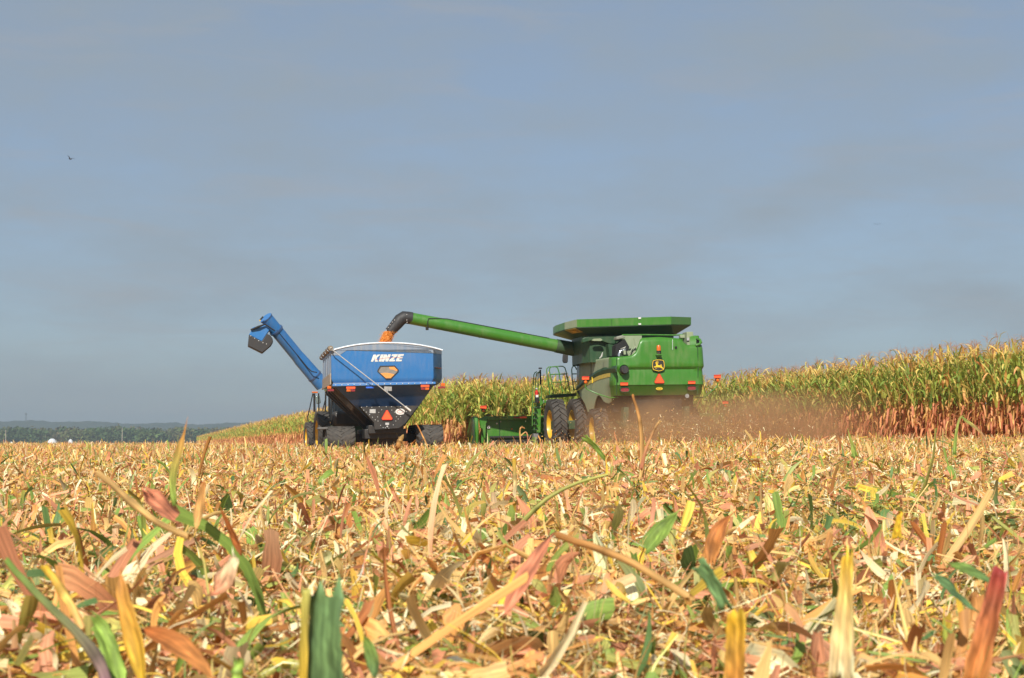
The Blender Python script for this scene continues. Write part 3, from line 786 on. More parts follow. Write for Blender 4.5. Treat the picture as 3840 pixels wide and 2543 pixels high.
    rearm = MB().hexa([top[0], top[1], low[1], low[0]], [p + Vector((0, .03, 0)) for p in (top[0], top[1], low[1], low[0])])
    hop = rearm.build('hopper', M['navy'], root)
    MB().face([top[1], top[2], low[2], low[1]]).build('hopper_side', M['black'], root, solid=.02)
    MB().face([top[3], top[0], low[0], low[3]]).build('hopper_side', M['brown_black'], root, solid=.02)
    MB().face([top[2], top[3], low[3], low[2]]).build('hopper_front', M['black'], root, solid=.02)
    # ribs down the left sheet
    for k, t in enumerate((.015, .22, .48, .74)):
        a, b = top[0].lerp(top[3], t) + Vector((-.02, 0, -.03)), low[0].lerp(low[3], t) + Vector((-.02, 0, -.05))
        d = .07 if k else .12
        MB().hexa([a + Vector((0, -.02, 0)), a + Vector((0, d, 0)), a + Vector((-.10, d, -.10)), a + Vector((-.10, -.02, -.10))], [b + Vector((0, -.02, 0)), b + Vector((0, d, 0)), b + Vector((-.12, d, -.12)), b + Vector((-.12, -.02, -.12))]).build('hopper_rib', M['brown_black'], root, False, .01)
    # riveted end plate
    pl = [Y(Z1(655, 1112), .1), Y(Z1(1225, 1100), .1), Y(Z1(1190, 1145), .1), Y(Z1(1095, 1275), .1), Y(Z1(1035, 1320), .1), Y(Z1(800, 1335), .1), Y(Z1(790, 1265), .1)]
    plate = MB().prism(pl, (0, 1.1, 0)).build('end_plate', M['black'], root)
    rv = MB()
    for zx, zy in [(668, 1118), (720, 1110), (770, 1118), (842, 1112), (910, 1112), (962, 1112), (1050, 1112), (1112, 1106), (690, 1145), (716, 1165), (748, 1190), (776, 1215), (803, 1240), (838, 1168), (826, 1212), (830, 1252), (855, 1294), (880, 1316), (902, 1318), (935, 1322), (980, 1290), (1004, 1252), (1028, 1232), (1052, 1208), (1075, 1185), (1108, 1160), (1010, 1210), (992, 1165), (965, 1145), (866, 1142)]:
        rv.lathe([(0, .017), (-.012, .014), (-.014, 0)], Y(Z1(zx, zy), .098), 'y', 8)
    rv.build('rivet', M['steel'], plate, True)
    triangle_sign(root, [Y(Z1(917, 1138), .06), Y(Z1(975, 1238), .06), Y(Z1(862, 1238), .06)], (0, -1, 0))
    MB().prism([Y(Z1(748, 1136), .09), Y(Z1(806, 1136), .09), Y(Z1(806, 1174), .09), Y(Z1(748, 1174), .09)], (0, .01, 0)).build('data_plate', M['steel'], root)
    c = Y(Z1(1047, 1160), .085); ov = MB()
    ov.prism([c + Vector((.17 * math.cos(a), 0, .11 * math.sin(a))) for a in np.linspace(0, 2 * np.pi, 28, endpoint=False)], (0, .01, 0)); oval = ov.build('oval_badge', M['decal_white'], root)
    MB().tube([c + Vector((.11 * math.cos(a), -.004, .055 * math.sin(a))) for a in np.linspace(.6, 5.9, 24)], .006, 4).build('badge_ring', M['red'], oval)
    hb = MB(); hb.prism([Y(Z1(902, 1268), .08), Y(Z1(938, 1268), .08), Y(Z1(938, 1290), .08), Y(Z1(902, 1290), .08)], (0, .03, 0)); hb.lathe([(0, .03), (-.04, .03), (-.04, 0)], Y(Z1(920, 1305), .09), 'y', 12)
    hb.build('socket', M['steel'], root)
    # lettering
    D = lambda zx, zy, y: Y(ZK(zx, zy), y)
    glyphs = [[(150, 298), (234, 296), (140, 492), (80, 492)], [(176, 380), (268, 296), (348, 293), (232, 398)], [(184, 408), (240, 372), (272, 490), (194, 493)],
              [(358, 294), (438, 292), (368, 488), (292, 490)],
              [(450, 292), (520, 292), (446, 488), (375, 489)], [(562, 290), (636, 288), (562, 485), (488, 486)], [(452, 292), (524, 292), (562, 485), (490, 487)],
              [(668, 288), (832, 286), (815, 332), (650, 334)], [(722, 332), (812, 331), (692, 440), (597, 441)], [(600, 438), (756, 436), (740, 483), (580, 485)],
              [(846, 286), (922, 285), (842, 482), (766, 484)], [(880, 286), (1000, 284), (984, 327), (870, 328)], [(860, 358), (966, 356), (950, 401), (842, 403)], [(830, 437), (946, 435), (930, 481), (812, 483)]]
    lm = MB()
    for k, g in enumerate(glyphs): lm.prism([D(zx, zy, -.006 - .0012 * (k % 5)) for zx, zy in g], (0, .004, 0))
    lt = lm.build('lettering', M['decal_white'], root)
    sw = [(205, 441), (330, 413), (450, 393), (575, 381), (700, 376), (830, 375), (950, 384)]
    MB().prism([D(x, y - 3, -.018) for x, y in sw] + [D(x, y + 3, -.018) for x, y in sw[::-1]], (0, .003, 0)).build('red_stroke', M['red'], lt)
    # window with corn behind it
    fr_o = [(335, 605), (742, 598), (852, 715), (846, 765), (640, 972), (495, 976), (258, 765), (265, 725)]
    cen = (555, 775)
    ins = [(cen[0] + (x - cen[0]) * .90, cen[1] + (y - cen[1]) * .88) for x, y in fr_o]
    wf = MB(); n = len(fr_o)
    for i in range(n):
        j = (i + 1) % n
        wf.hexa([D(*fr_o[i], -.028), D(*fr_o[j], -.028), D(*ins[j], -.028), D(*ins[i], -.028)], [D(*fr_o[i], -.002), D(*fr_o[j], -.002), D(*ins[j], -.002), D(*ins[i], -.002)])
    win = wf.build('window', M['black'], root)
    MB().prism([D(*p, -.008) for p in ins], (0, .004, 0)).build('pane', M['pane'], win)
    gm = plain('corn_behind_pane', (.72, .30, .075), .45, 0, .12, 25)
    lowg = [(345, 815), (470, 800), (560, 805), (700, 835), (735, 850), (628, 952), (505, 956)]
    MB().prism([D(*p, -.012) for p in lowg], (0, .003, 0)).build('corn_level', gm, win)
    MB().prism([D(*p, -.012) for p in [(580, 640), (728, 632), (826, 730), (790, 752), (700, 715), (605, 702)]], (0, .003, 0)).build('corn_level', gm, win)
    # lamps: two pairs on the rear, two on the sides, reflectors
    for (x0, x1, y0, amb_left) in ((520, 607, 917, True), (1250, 1332, 900, False)):
        lp = MB(); lp.prism([Y(Z1(x0, y0 + 22), -.06), Y(Z1(x1, y0 + 22), -.06), Y(Z1(x1, y0 + 48), -.06), Y(Z1(x0, y0 + 48), -.06)], (0, .07, 0)); la = lp.build('tail_lamp', M['dark'], root)
        xm = (x0 + x1) / 2
        for (a, b, am) in ((x0 + 2, xm - 2, amb_left), (xm + 2, x1 - 2, not amb_left)):
            MB().prism([Y(Z1(a, y0 + 24), -.075), Y(Z1(b, y0 + 24), -.075), Y(Z1(b, y0 + 46), -.075), Y(Z1(a, y0 + 46), -.075)], (0, .015, 0)).build('lens', M['amber' if am else 'red_lens'], la, False, .004)
        MB().prism([Y(Z1(x0, y0 - 2), -.065), Y(Z1(x1, y0 - 2), -.065), Y(Z1(x1, y0 + 18), -.065), Y(Z1(x0, y0 + 18), -.065)], (0, .03, 0)).build('reflector', M['orange'], root)
    MB().prism([Y(Z1(712, 914), -.04), Y(Z1(790, 914), -.04), Y(Z1(790, 930), -.04), Y(Z1(712, 930), -.04)], (0, .02, 0)).build('blue_plate', M['blue_decal'], root)
    for (x0, x1, y0, x2, x3) in ((333, 372, 908, 336, 398), (1448, 1488, 880, 1420, 1492)):
        e = MB(); e.prism([Y(Z1(x0, y0), .10), Y(Z1(x1, y0), .10), Y(Z1(x1, y0 + 28), .10), Y(Z1(x0, y0 + 28), .10)], (0, .05, 0)); la = e.build('side_lamp', M['amber'], root, False, .006)
        MB().prism([Y(Z1(x2, y0 + 33), .09), Y(Z1(x3, y0 + 31), .09), Y(Z1(x3, y0 + 50), .09), Y(Z1(x2, y0 + 52), .09)], (0, .06, 0)).build('reflector_strip', M['red_lens'], la)
    # running gear
    g0 = 0.0
    chas = MB(); chas.box((.05, 2.4, .62), (1.5, 3.6, .34)); chas.box((.05, 2.35, .48), (2.9, .42, .3)); chas.box((.05, 1.0, .78), (1.25, 1.2, .3)); chas.box((.05, 2.4, .35), (.9, 2.4, .3))
    chas.build('frame', M['black'], root, False, .02)
    MB().box((.0, 6.6, .55), (.22, 2.4, .2)).build('tongue', M['black'], root, False, .02)
    tl, tr = (Y(Z1(327, 1400), 1.0).x, Y(Z1(608, 1400), 1.0).x), (Y(Z1(1200, 1400), 1.0).x, Y(Z1(1470, 1400), 1.0).x)
    for (x0, x1) in (tl, tr):
        tk = bpy.data.objects.new('track', None); link(tk, root); tk.location = ((x0 + x1) / 2, 2.35, 0); wd = x1 - x0
        # loop: two idlers and a raised driver, chevron bars outside
        cs = [(-1.0, .44, .44), (1.0, .44, .44)]
        loop = []
        for k in range(20): a = math.pi / 2 + math.pi * k / 19; loop.append((-1.0 + .44 * math.cos(a), .44 + .44 * math.sin(a)))
        for k in range(20): a = -math.pi / 2 + math.pi * k / 19; loop.append((1.0 + .44 * math.cos(a), .44 + .44 * math.sin(a)))
        dense = []
        for i in range(len(loop)):
            p, q = loop[i], loop[(i + 1) % len(loop)]; ln = math.dist(p, q); m = max(1, int(ln / .05))
            dense += [(p[0] + (q[0] - p[0]) * j / m, p[1] + (q[1] - p[1]) * j / m) for j in range(m)]
        nd = len(dense)
        nr = []
        for i in range(nd):
            a, b = dense[i - 1], dense[(i + 1) % nd]; t = Vector((b[0] - a[0], b[1] - a[1])).normalized(); nr.append(Vector((t.y, -t.x)))
        ctr = Vector((0, .44))
        nr = [n_ if n_.dot(Vector(dense[i]) - ctr) > 0 else -n_ for i, n_ in enumerate(nr)]
        mb = MB(); rings = []
        for (x, off) in ((-wd / 2, -.06), (-wd / 2, 0), (0, 0), (wd / 2, 0), (wd / 2, -.06)):
            rings.append([Vector((x, d[0] + nr[i].x * off, d[1] + nr[i].y * off)) for i, d in enumerate(dense)])
        mb.loft(rings)
        def Pt(x, s, h):
            s = s % nd; i = int(s); f = s - i; j = (i + 1) % nd
            y = dense[i][0] * (1 - f) + dense[j][0] * f; z = dense[i][1] * (1 - f) + dense[j][1] * f; n_ = (nr[i] * (1 - f) + nr[j] * f).normalized()
            return Vector((x, y + n_.x * h, z + n_.y * h))
        nl = 40; st = nd / nl
        for k in range(nl):
            for s in (-1, 1):
                a0 = k * st + (0 if s > 0 else st / 2); sk = -1.7 * st; t = st * .42
                q = [(s * -.02, a0), (s * wd * .485, a0 + sk), (s * wd * .485, a0 + sk + t), (s * -.02, a0 + t)]
                mb.hexa([Pt(x, ss, -.005) for x, ss in q], [Pt(x, ss, .045) for x, ss in q])
        mb.build('belt', M['rubber'], tk, True, angle=25)
        for y in (-1.0, 1.0):
            MB().lathe([(-wd * .42, .02), (-wd * .42, .37), (wd * .42, .37), (wd * .42, .02)], (0, y, .44), 'x', 28).build('idler', M['black'], tk, True)
        for y in (-.35, .35):
            MB().lathe([(-wd * .40, .02), (-wd * .40, .17), (wd * .40, .17), (wd * .40, .02)], (0, y, .22), 'x', 20).build('roller', M['black'], tk, True)
        MB().box((0, 0, .55), (wd * .3, 1.5, .3)).build('track_frame', M['black'], tk, False, .03)
    # mud guard stub left of the left track
    MB().box((tl[0] - .12, 1.6, .86), (.36, .9, .07)).build('mud_guard', plain('grey_guard', (.12, .115, .11), .7), root, False, .02)
    # folding auger: lower tube, elbow ring, upper tube, head and rubber spout
    ya = 5.3
    G = lambda z, y=ya: CT.on_y(*z, y)
    low0, kn, top = G(Z1(285, 900)), G(Z1(70, 652), 5.0), G(Z3(380, 160), 4.2)
    ra = .245
    au = bpy.data.objects.new('folding_auger', None); link(au, root)
    MB().tube([low0, low0.lerp(kn, .45), kn, kn.lerp(top, .10)], [.285, .275, .262, ra], 24).build('lower_tube', M['blue'], au, True)
    MB().tube([kn, kn.lerp(top, .5), top], ra, 24).build('upper_tube', M['blue'], au, True)
    ax = (top - kn).normalized()
    def ringat(t, r_, wd, mat, nm):
        p = kn.lerp(top, t); MB().tube([p - ax * wd, p + ax * wd], r_, 24).build(nm, mat, au, True)
    ringat(.70, ra + .035, .035, M['navy'], 'clamp_ring'); ringat(.985, ra + .012, .02, M['navy'], 'end_ring')
    p = low0.lerp(kn, .36); d_ = (kn - low0).normalized(); MB().tube([p - d_ * .03, p + d_ * .03], .292, 24).build('clamp_ring', M['navy'], au, True)
    # hydraulic hose lying along the tube
    cam_l = CT.inv @ Vector((0, 0, CAMZ))
    def front(p, r_): return p + (cam_l - p).normalized() * r_ * 1.02
    hp = [front(kn.lerp(top, t), ra) + ax.cross(Vector((0, 1, 0))) * -.02 for t in (.69, .5, .3, .12)] + [G(Z3(1000, 905), 4.75), G(Z3(1060, 960), 4.7), G(Z3(1140, 975), 4.7)]
    MB().tube(hp, .02, 6).build('hose', M['dark'], au, True)
    # head: slotted cap and hood turned down to the left
    slot = [front(G(Z3(x, y), 4.2), ra) for x, y in ((290, 190), (335, 140), (352, 158), (308, 205))]
    MB().prism(slot, (0, -.02, 0)).build('slot', M['dark'], au)
    MB().lathe([(0, .03), (-.04, .03), (-.04, 0)], front(G(Z3(296, 206), 4.2), ra), 'y', 8).build('lamp', M['yellow'], au, True)
    hd = [G(Z3(x, y), 4.05) for x, y in ((400, 265), (280, 300), (190, 300), (150, 390), (130, 415), (325, 520), (390, 420), (440, 345))]
    MB().prism(hd, (0, .50, 0)).build('hood', M['blue'], au, False, .03)
    bt = [G(Z3(x, y), 3.98) for x, y in ((132, 412), (320, 515), (400, 400), (445, 420), (480, 470), (492, 520), (462, 575), (330, 688), (115, 580))]
    spout = MB().prism(bt, (0, .62, 0)).build('rubber_spout', M['boot'], au, False, .03)
    sb = MB()
    for x, y in ((160, 434), (218, 468), (278, 505), (340, 535), (390, 553)): sb.lathe([(0, .018), (-.02, .014), (-.02, 0)], G(Z3(x, y), 3.98), 'y', 8)
    sb.build('screw', M['decal_white'], spout)
    MB().tube([G(Z3(160, 345), 4.0), G(Z3(270, 300), 3.95), G(Z3(370, 262), 3.95), G(Z3(520, 360), 3.95)], [.035, .045, .03, .022], 8).build('cylinder', M['dark'], au, True)
    # corn heaped in the box and the stream falling in
    zi = zt - .42
    nx, ny = 40, 40; V = []
    for j in range(ny):
        for i in range(nx):
            x = xl + .07 + (xc - xl - .14) * i / (nx - 1); y = .08 + (L - .16) * j / (ny - 1)
            V.append((x, y, zi + .5 * math.exp(-((x - .1) ** 2 + (y - 2.6) ** 2) / 1.4) - .25 * abs(x) / 2))
    hm = MB(); hm.add(V, [(j * nx + i, j * nx + i + 1, (j + 1) * nx + i + 1, (j + 1) * nx + i) for j in range(ny - 1) for i in range(nx - 1)])
    h = hm.build('grain_heap', M['grain'], None, True); h.matrix_world = CT.m
    tag(h, 'heap of orange corn grain filling the open blue cart', 'grain', kind='stuff')
    return dict(zt=zt, L=L)
CINFO = cart()

# ------------------------------------------------------------------ tractor ahead of the cart
def tractor():
    c = at(1200, 1690, 61.0)
    T = Frame((c.x + 1.30, 61.0, float(ground_z(c.x, 61)) - .02), HEAD + R(4.0), R(-1.0))
    root = T.root('farm_tractor')
    tag(root, 'green tractor mostly hidden ahead of the blue cart, one yellow-rimmed rear wheel showing', 'tractor')
    for s in (-1, 1):
        wheel(root, (s * 1.22, 0, .90), .90, .50, .52, M['yellow'], s, 20, -1)
        wheel(root, (s * 1.30, 2.9, .70), .70, .40, .42, M['yellow'], s, 18, -1)
    b = MB(); b.box((0, .9, .95), (.62, 3.6, .5)); b.box((0, 0, .9), (2.4, .3, .3)); b.box((0, 2.9, .72), (2.3, .25, .25)); b.build('chassis', M['green_dark'], root, False, .03)
    h = MB(); h.loft([[Vector((x * k, y, z)) for x, z in ((-.48, 1.15), (-.48, 1.65), (-.3, 1.85), (.3, 1.85), (.48, 1.65), (.48, 1.15))] for y, k in ((1.5, 1), (3.2, .95), (3.7, .8))], True, True); h.build('hood', M['green_dark'], root, True, .02)
    cab = bpy.data.objects.new('cab', None); link(cab, root)
    g = MB(); g.box((0, .65, 1.9), (1.5, 1.5, 1.2)); g.build('glass', M['glass'], cab, False, .05)
    for x in (-.86, .86):
        for y in (-.2, .5, 1.5): MB().tube([(x, y, 1.2), (x * .96, y, 2.62)], .035, 6).build('post', M['dark'], cab)
    MB().box((0, .65, 2.72), (1.75, 1.95, .2)).build('roof', M['green'], cab, False, .06)
    MB().box((-.35, -.75, 1.45), (1.1, .7, .62)).build('rear_tank', M['black'], root, False, .12)
    for s in (1,):
        f = MB(); f.loft([[Vector((s * x, 1.02 * math.cos(a), .9 + 1.02 * math.sin(a))) for x in (.55, 1.0, 1.0, .55)] if 0 else [Vector((s * .50, 1.03 * math.cos(a), .88 + 1.03 * math.sin(a))), Vector((s * .70, 1.03 * math.cos(a), .88 + 1.03 * math.sin(a))), Vector((s * .70, .98 * math.cos(a), .88 + .98 * math.sin(a))), Vector((s * .50, .98 * math.cos(a), .88 + .98 * math.sin(a)))] for a in np.linspace(.5, 2.9, 14)], True, True)
        f.build('fender', M['green'], root, True)
    # mirror, hand rail, warning lamp on the left of the cab
    P = lambda z, y=.9: T.on_y(*z, y)
    ZT = zoomer(1140, 1430, 6.03)
    MB().prism([P(ZT(255, 335)), P(ZT(360, 325)), P(ZT(385, 495)), P(ZT(285, 515))], (0, .08, 0)).build('mirror', plain('mirror_glass', (.16, .20, .19), .15), root, False, .03)
    MB().tube([P(ZT(232, 275)), P(ZT(238, 690))], .045, 6).build('mast', M['dark'], root)
    MB().tube([P(ZT(330, 270)), P(ZT(335, 690))], .03, 6).build('mast', M['dark'], root)
    MB().tube([P(ZT(200, 275)), P(ZT(140, 560)), P(ZT(85, 800)), P(ZT(90, 890)), P(ZT(130, 930)), P(ZT(165, 900))], .022, 6).build('hand_rail', M['dark'], root, True)
    MB().tube([P(ZT(475, 440), .4), P(ZT(420, 670), .4)], .022, 6).build('hand_rail', M['dark'], root, True)
    MB().prism([P(ZT(182, 232)), P(ZT(310, 235)), P(ZT(315, 268)), P(ZT(190, 262))], (0, .15, 0)).build('warning_lamp', M['amber'], root, False, .01)
tractor()
# ------------------------------------------------------------------ green combine harvester
CB = Frame((CB0.x, CB0.y, float(ground_z(CB0.x, CB0.y)) - .0), HEAD, R(-1.0))
def combine():
    root = CB.root('combine_harvester')
    tag(root, 'large green combine harvester seen from behind, unloading corn into the blue cart', 'combine')
    Y = lambda z, y=0.0: CB.on_y(*z, y)
    X = lambda z, x: CB.on_x(*z, x)
    xl = Y(Z4(905, 800), .12).x                      # left side plane
    xr = Y(Z4(2132, 600), .15).x
    def sgn(p): return p
    # --- body shell: plan outline with rounded rear corners, lifted through height levels
    rc = .30
    plan = []                                         # (x, y, kind, bulge weight)
    for y in (5.0, 4.6, 4.2, 3.8, 3.4, 3.0, 2.7, 2.4, 2.1, 1.8, 1.5, 1.2, .9, .6): plan.append((xl, y, 'L'))
    for a in np.linspace(0, math.pi / 2, 7): plan.append((xl + rc - rc * math.cos(a), rc - rc * math.sin(a), 'C'))
    pxs = [990, 1040, 1100, 1165, 1200, 1225, 1245, 1265, 1285, 1310, 1400, 1550, 1700, 1830, 1855, 1880, 1905, 1930, 2000, 2050]
    for zx in pxs: plan.append((Y(Z4(zx, 700)).x, 0, 'R'))
    for a in np.linspace(0, math.pi / 2, 6): plan.append((xr - .22 + .22 * math.sin(a), .22 - .22 * math.cos(a), 'K'))
    for y in (.8, 1.6, 2.6, 3.8, 5.0): plan.append((xr, y, 'S'))
    zt_rear = np.interp(pxs, [960, 1110, 1170, 1200, 1225, 1245, 1265, 1285, 1310, 1400, 1550, 1830, 1870, 1925, 2055], [575, 565, 553, 530, 500, 450, 400, 345, 318, 312, 305, 325, 360, 415, 412])
    g_hi, g_lo = Y(Z4(1700, 712)).z, Y(Z4(1700, 748)).z          # groove
    rid = Y(Z4(1500, 962)).z; bot = Y(Z4(1500, 1103)).z
    # side outlines (photo pixels on the left side plane)
    topL = [X(Z4(*q), xl) for q in ((515, 645), (640, 622), (760, 600), (860, 583))]
    botL = [X(Z4(*q), xl) for q in ((412, 1060), (470, 1130), (530, 1235), (565, 1345), (640, 1345), (647, 1285), (665, 1160), (700, 1095), (730, 1110), (775, 1185), (830, 1222), (880, 1175), (955, 1118))]
    ty, tz = [p.y for p in topL][::-1], [p.z for p in topL][::-1]
    o = np.argsort([p.y for p in botL]); by, bz = np.array([p.y for p in botL])[o], np.array([p.z for p in botL])[o]
    levels = 15
    cols, k_rear = [], 0
    for (x, y, kd) in plan:
        if kd == 'L': zt = float(np.interp(y, ty, tz)); zb = float(np.interp(y, by, bz))
        elif kd == 'C': zt = Y(Z4(925, 577)).z; zb = bot
        elif kd == 'R': zt = Y(Z4(pxs[k_rear], zt_rear[k_rear])).z; zb = bot; k_rear += 1
        elif kd == 'K': zt = Y(Z4(2060, 412)).z; zb = bot
        else: zt = Y(Z4(2060, 412)).z; zb = bot if y < 2 else bot - .3
        wgt = {'L': max(0, 1 - y / 1.2), 'C': 1, 'R': 1, 'K': 1, 'S': max(0, 1 - y / 2)}[kd]
        zs = [zb, zb + .02, max(zb + .04, min(rid - .012, zt)), max(zb + .05, rid + .012), max(zb + .08, rid + .25), max(zb + .1, g_lo - .10), max(zb + .12, g_lo)]
        zs += [max(zs[-1] + .01, g_hi - .015), max(zs[-1] + .02, g_hi + .02)]
        rest = levels - len(zs)
        zs += [zs[8] + (zt - zs[8]) * (j + 1) / rest for j in range(rest)]
        offs = [.16, .13, .02, -.015, .0, .012, .03, -.04, -.06] + [-.06 + .05 * (j + 1) / rest for j in range(rest)]
        offs[-1] += .03
        nx_, ny_ = {'L': (1, 0), 'R': (0, 1), 'S': (-1, 0)}.get(kd, (.5 if x < 0 else -.5, .7))
        col = [Vector((x + nx_ * f * wgt, y + ny_ * f * wgt, z)) for f, z in zip(offs, zs)]
        cols.append(col)
    mb = MB(); mb.loft(cols, False)
    # split colours: grazing glare painted into the side's dusty tone
    body = mb.build('body', M['green'], root, True, angle=50)
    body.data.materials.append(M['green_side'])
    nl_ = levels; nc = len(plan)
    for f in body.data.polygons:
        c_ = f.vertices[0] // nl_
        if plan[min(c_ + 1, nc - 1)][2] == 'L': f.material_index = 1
    sm = body.modifiers.new('thickness', 'SOLIDIFY'); sm.thickness = .035; sm.offset = 1
    # dark inside so the machine is not hollow
    ins = MB(); ins.box(((xl + xr) / 2, 2.8, 2.2), (xr - xl - .35, 4.0, 1.7)); ins.box(((xl + xr) / 2, 1.6, 1.45), (1.8, 2.6, .8)); ins.build('inner_housing', M['dark'], root)
    # lip down the left side, groove shadow painted dark green, yellow stripe below
    lip = [X(Z4(*q), xl) for q in ((955, 735), (860, 742), (780, 760), (690, 800), (600, 858), (500, 935), (412, 1015))]
    hgt = [.13, .13, .14, .14, .12, .09, .05]
    lm = MB(); lm.loft([[p + Vector((-.045, 0, .0)), p + Vector((-.004, 0, .10)), p + Vector((.02, 0, .1)), p + Vector((.02, 0, -h)), p + Vector((-.008, 0, -h))] for p, h in zip(lip, hgt)], True, True)
    lm.build('shaded_side_lip', M['green_dark'], root, False, .01)
    s1 = [(865, 797), (800, 808), (700, 838), (600, 890), (500, 962), (428, 1022)]; s2 = [(432, 1038), (505, 992), (600, 938), (700, 892), (800, 862), (865, 850)]
    MB().prism([X(Z4(*q), xl - .012) for q in s1 + s2], (.006, 0, 0)).build('yellow_stripe', plain('faded_yellow_decal', (.52, .38, .06), .5), root)
    ym = X(Z4(622, 893), xl - .03); MB().box(ym, (.03, .035, .22)).build('side_marker', M['yellow_decal'], root)
    for zx, z0, z1 in ((607, 635, 1035), (955, 585, 1100)):
        if zx < 900: a, b = X(Z4(zx, z0), xl - .003), X(Z4(zx, z1), xl - .003)
        else: a, b = Y(Z4(zx, z0), -.045), Y(Z4(zx, z1), -.02)
        MB().tube([a, b], .012, 4).build('panel_seam', M['green_dark'], root)
    MB().tube([Y(Z4(2062, 420), -.04), Y(Z4(2070, 700), -.03), Y(Z4(2062, 1090), .05)], .014, 4).build('panel_seam', M['green_dark'], root)
    # upper right corner: rounded intake frame standing behind the notch
    MB().loft([[Vector((xr - .40, .45, z)), Vector((xr - .02, .40, z)), Vector((xr - .0, 1.6, z)), Vector((xr - .40, 1.6, z))] for z in (Y(Z4(2050, 460)).z, Y(Z4(2050, 300), .45).z, Y(Z4(2050, 286), .45).z)], True, True).build('intake_housing', M['green'], root, False, .04)
    MB().tube([Y(Z4(2035, 420), -.03), Y(Z4(2085, 405), -.03), Y(Z4(2108, 380), 0), Y(Z4(2095, 345), .1), Y(Z4(2055, 318), .25)], [.04, .05, .05, .045, .035], 8).build('intake_lip', M['green'], root, True)
    MB().prism([Y(Z4(2040, 330), .30), Y(Z4(2080, 350), .30), Y(Z4(2088, 395), .30), Y(Z4(2062, 408), .30)], (0, .03, 0)).build('intake_slot', M['dark'], root)
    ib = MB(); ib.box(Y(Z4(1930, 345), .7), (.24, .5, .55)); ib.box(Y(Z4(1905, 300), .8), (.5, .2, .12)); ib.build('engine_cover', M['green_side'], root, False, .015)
    MB().box(Y(Z4(1928, 335), .42), (.08, .06, .1)).build('latch', M['steel'], root)
    # deck behind the tank: engine bay with the silver pipe
    zd = Y(Z4(1100, 560)).z
    dk = MB(); dk.box(((xl + xr) / 2, 2.4, zd - .12), (xr - xl - .25, 4.2, .12)); dk.build('deck', M['green_dark'], root)
    yb = 1.2
    MB().prism([Y(Z4(q[0], q[1]), yb) for q in ((945, 420), (1065, 330), (1075, 345), (1130, 445), (1105, 500), (1000, 560), (940, 560))], (0, .5, 0)).build('engine_bay', M['dark'], root)
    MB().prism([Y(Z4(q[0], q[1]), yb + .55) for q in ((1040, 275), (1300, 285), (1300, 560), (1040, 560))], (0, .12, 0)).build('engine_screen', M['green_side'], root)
    MB().prism([Y(Z4(q[0], q[1]), yb - .05) for q in ((955, 300), (1045, 278), (1072, 300), (1072, 322), (955, 345))], (0, .4, 0)).build('air_cleaner', plain('grey_green_cover', (.22, .22, .17), .6), root, False, .03)
    MB().tube([Y(Z4(*q), yb - .25) for q in ((990, 570), (995, 530), (1010, 500), (1040, 488), (1065, 490))], [.055, .055, .055, .05, .045], 12).build('exhaust_pipe', M['chrome'], root, True)
    MB().prism([Y(Z4(*q), yb - .3) for q in ((1000, 470), (1080, 435), (1085, 440), (1060, 458))], (0, .03, 0)).build('exhaust_flap', plain('grey_flap', (.45, .44, .38), .5), root)
    MB().lathe([(0, .05), (.14, .05), (.14, 0)], Y(Z4(1068, 545), yb - .3), 'z', 12).build('filler_neck', M['green_side'], root, True)
    MB().lathe([(0, .045), (.06, .045), (.06, 0)], Y(Z4(1068, 488), yb - .3), 'z', 12).build('filler_cap', M['chrome'], root, True)
    for q in (((1190, 320), (1210, 430)), ((1150, 560), (1190, 470), (1215, 440)), ((1120, 540), (1180, 450))):
        MB().tube([Y(Z4(*p), yb - .1) for p in q], .022, 6).build('bay_pipe', M['green_side'], root, True)
    MB().tube([Y(Z4(*p), yb - .15) for p in ((1145, 555), (1165, 500), (1200, 470), (1215, 455))], .014, 5).build('bay_hose', M['dark'], root, True)
    # rail along the top of the bay
    MB().tube([Y(Z4(1030, 278), yb), Y(Z4(1350, 276), yb), Y(Z4(1740, 282), yb), Y(Z4(1950, 268), yb)], .03, 6).build('top_rail', M['green'], root, True)
    # --- grain tank and folding extension
    yt = 1.9
    q = dict(rl=Z2(1045, 221), rr=Z2(1840, 197), bl=Z2(1045, 286), br=Z2(1840, 262))
    RL, RR, BL, BR = [Y(v, yt) for v in (q['rl'], q['rr'], q['bl'], q['br'])]
    cl, cr = 1.15, 1.15
    WL, WLb = Y(Z2(945, 247), yt + cl), Y(Z2(945, 306), yt + cl); WR, WRb = Y(Z2(2007, 203), yt + cr), Y(Z2(2007, 265), yt + cr)
    yf = 5.7; zt_, zb_ = RL.z, BL.z
    def octo(L0, R0, l, r, z=None):
        return [L0, R0, r, Vector((r.x, yf - cr, r.z)), Vector((R0.x, yf, R0.z)), Vector((L0.x, yf, L0.z)), Vector((l.x, yf - cl, l.z)), l]
    top_, low_ = octo(RL, RR, WL, WR), octo(BL, BR, WLb, WRb)
    TL, TR = Y(Z4(492, 318), yt + 1.0), Y(Z4(1735, 262), yt + 1.0)
    zbase = (TL.z + TR.z) / 2
    base = [Vector((TL.x + .15, yt + .55, zbase)), Vector((TR.x - .15, yt + .55, zbase)), Vector((TR.x, yt + 1.1, zbase)), Vector((TR.x, yf - 1.1, zbase)), Vector((TR.x - .15, yf - .55, zbase)), Vector((TL.x + .15, yf - .55, zbase)), Vector((TL.x, yf - 1.1, zbase)), Vector((TL.x, yt + 1.1, zbase))]
    ext = MB().loft([low_, top_]).build('tank_extension', M['green'], root, solid=.035)
    ext.data.materials.append(M['green_side']); ext.data.polygons[7].material_index = 1  # left corner panel paler, grazing sunlight put into its colour
    MB().loft([base, [p + Vector((0, 0, -.015)) for p in low_]]).build('extension_floor', M['green_dark'], ext, solid=.03)
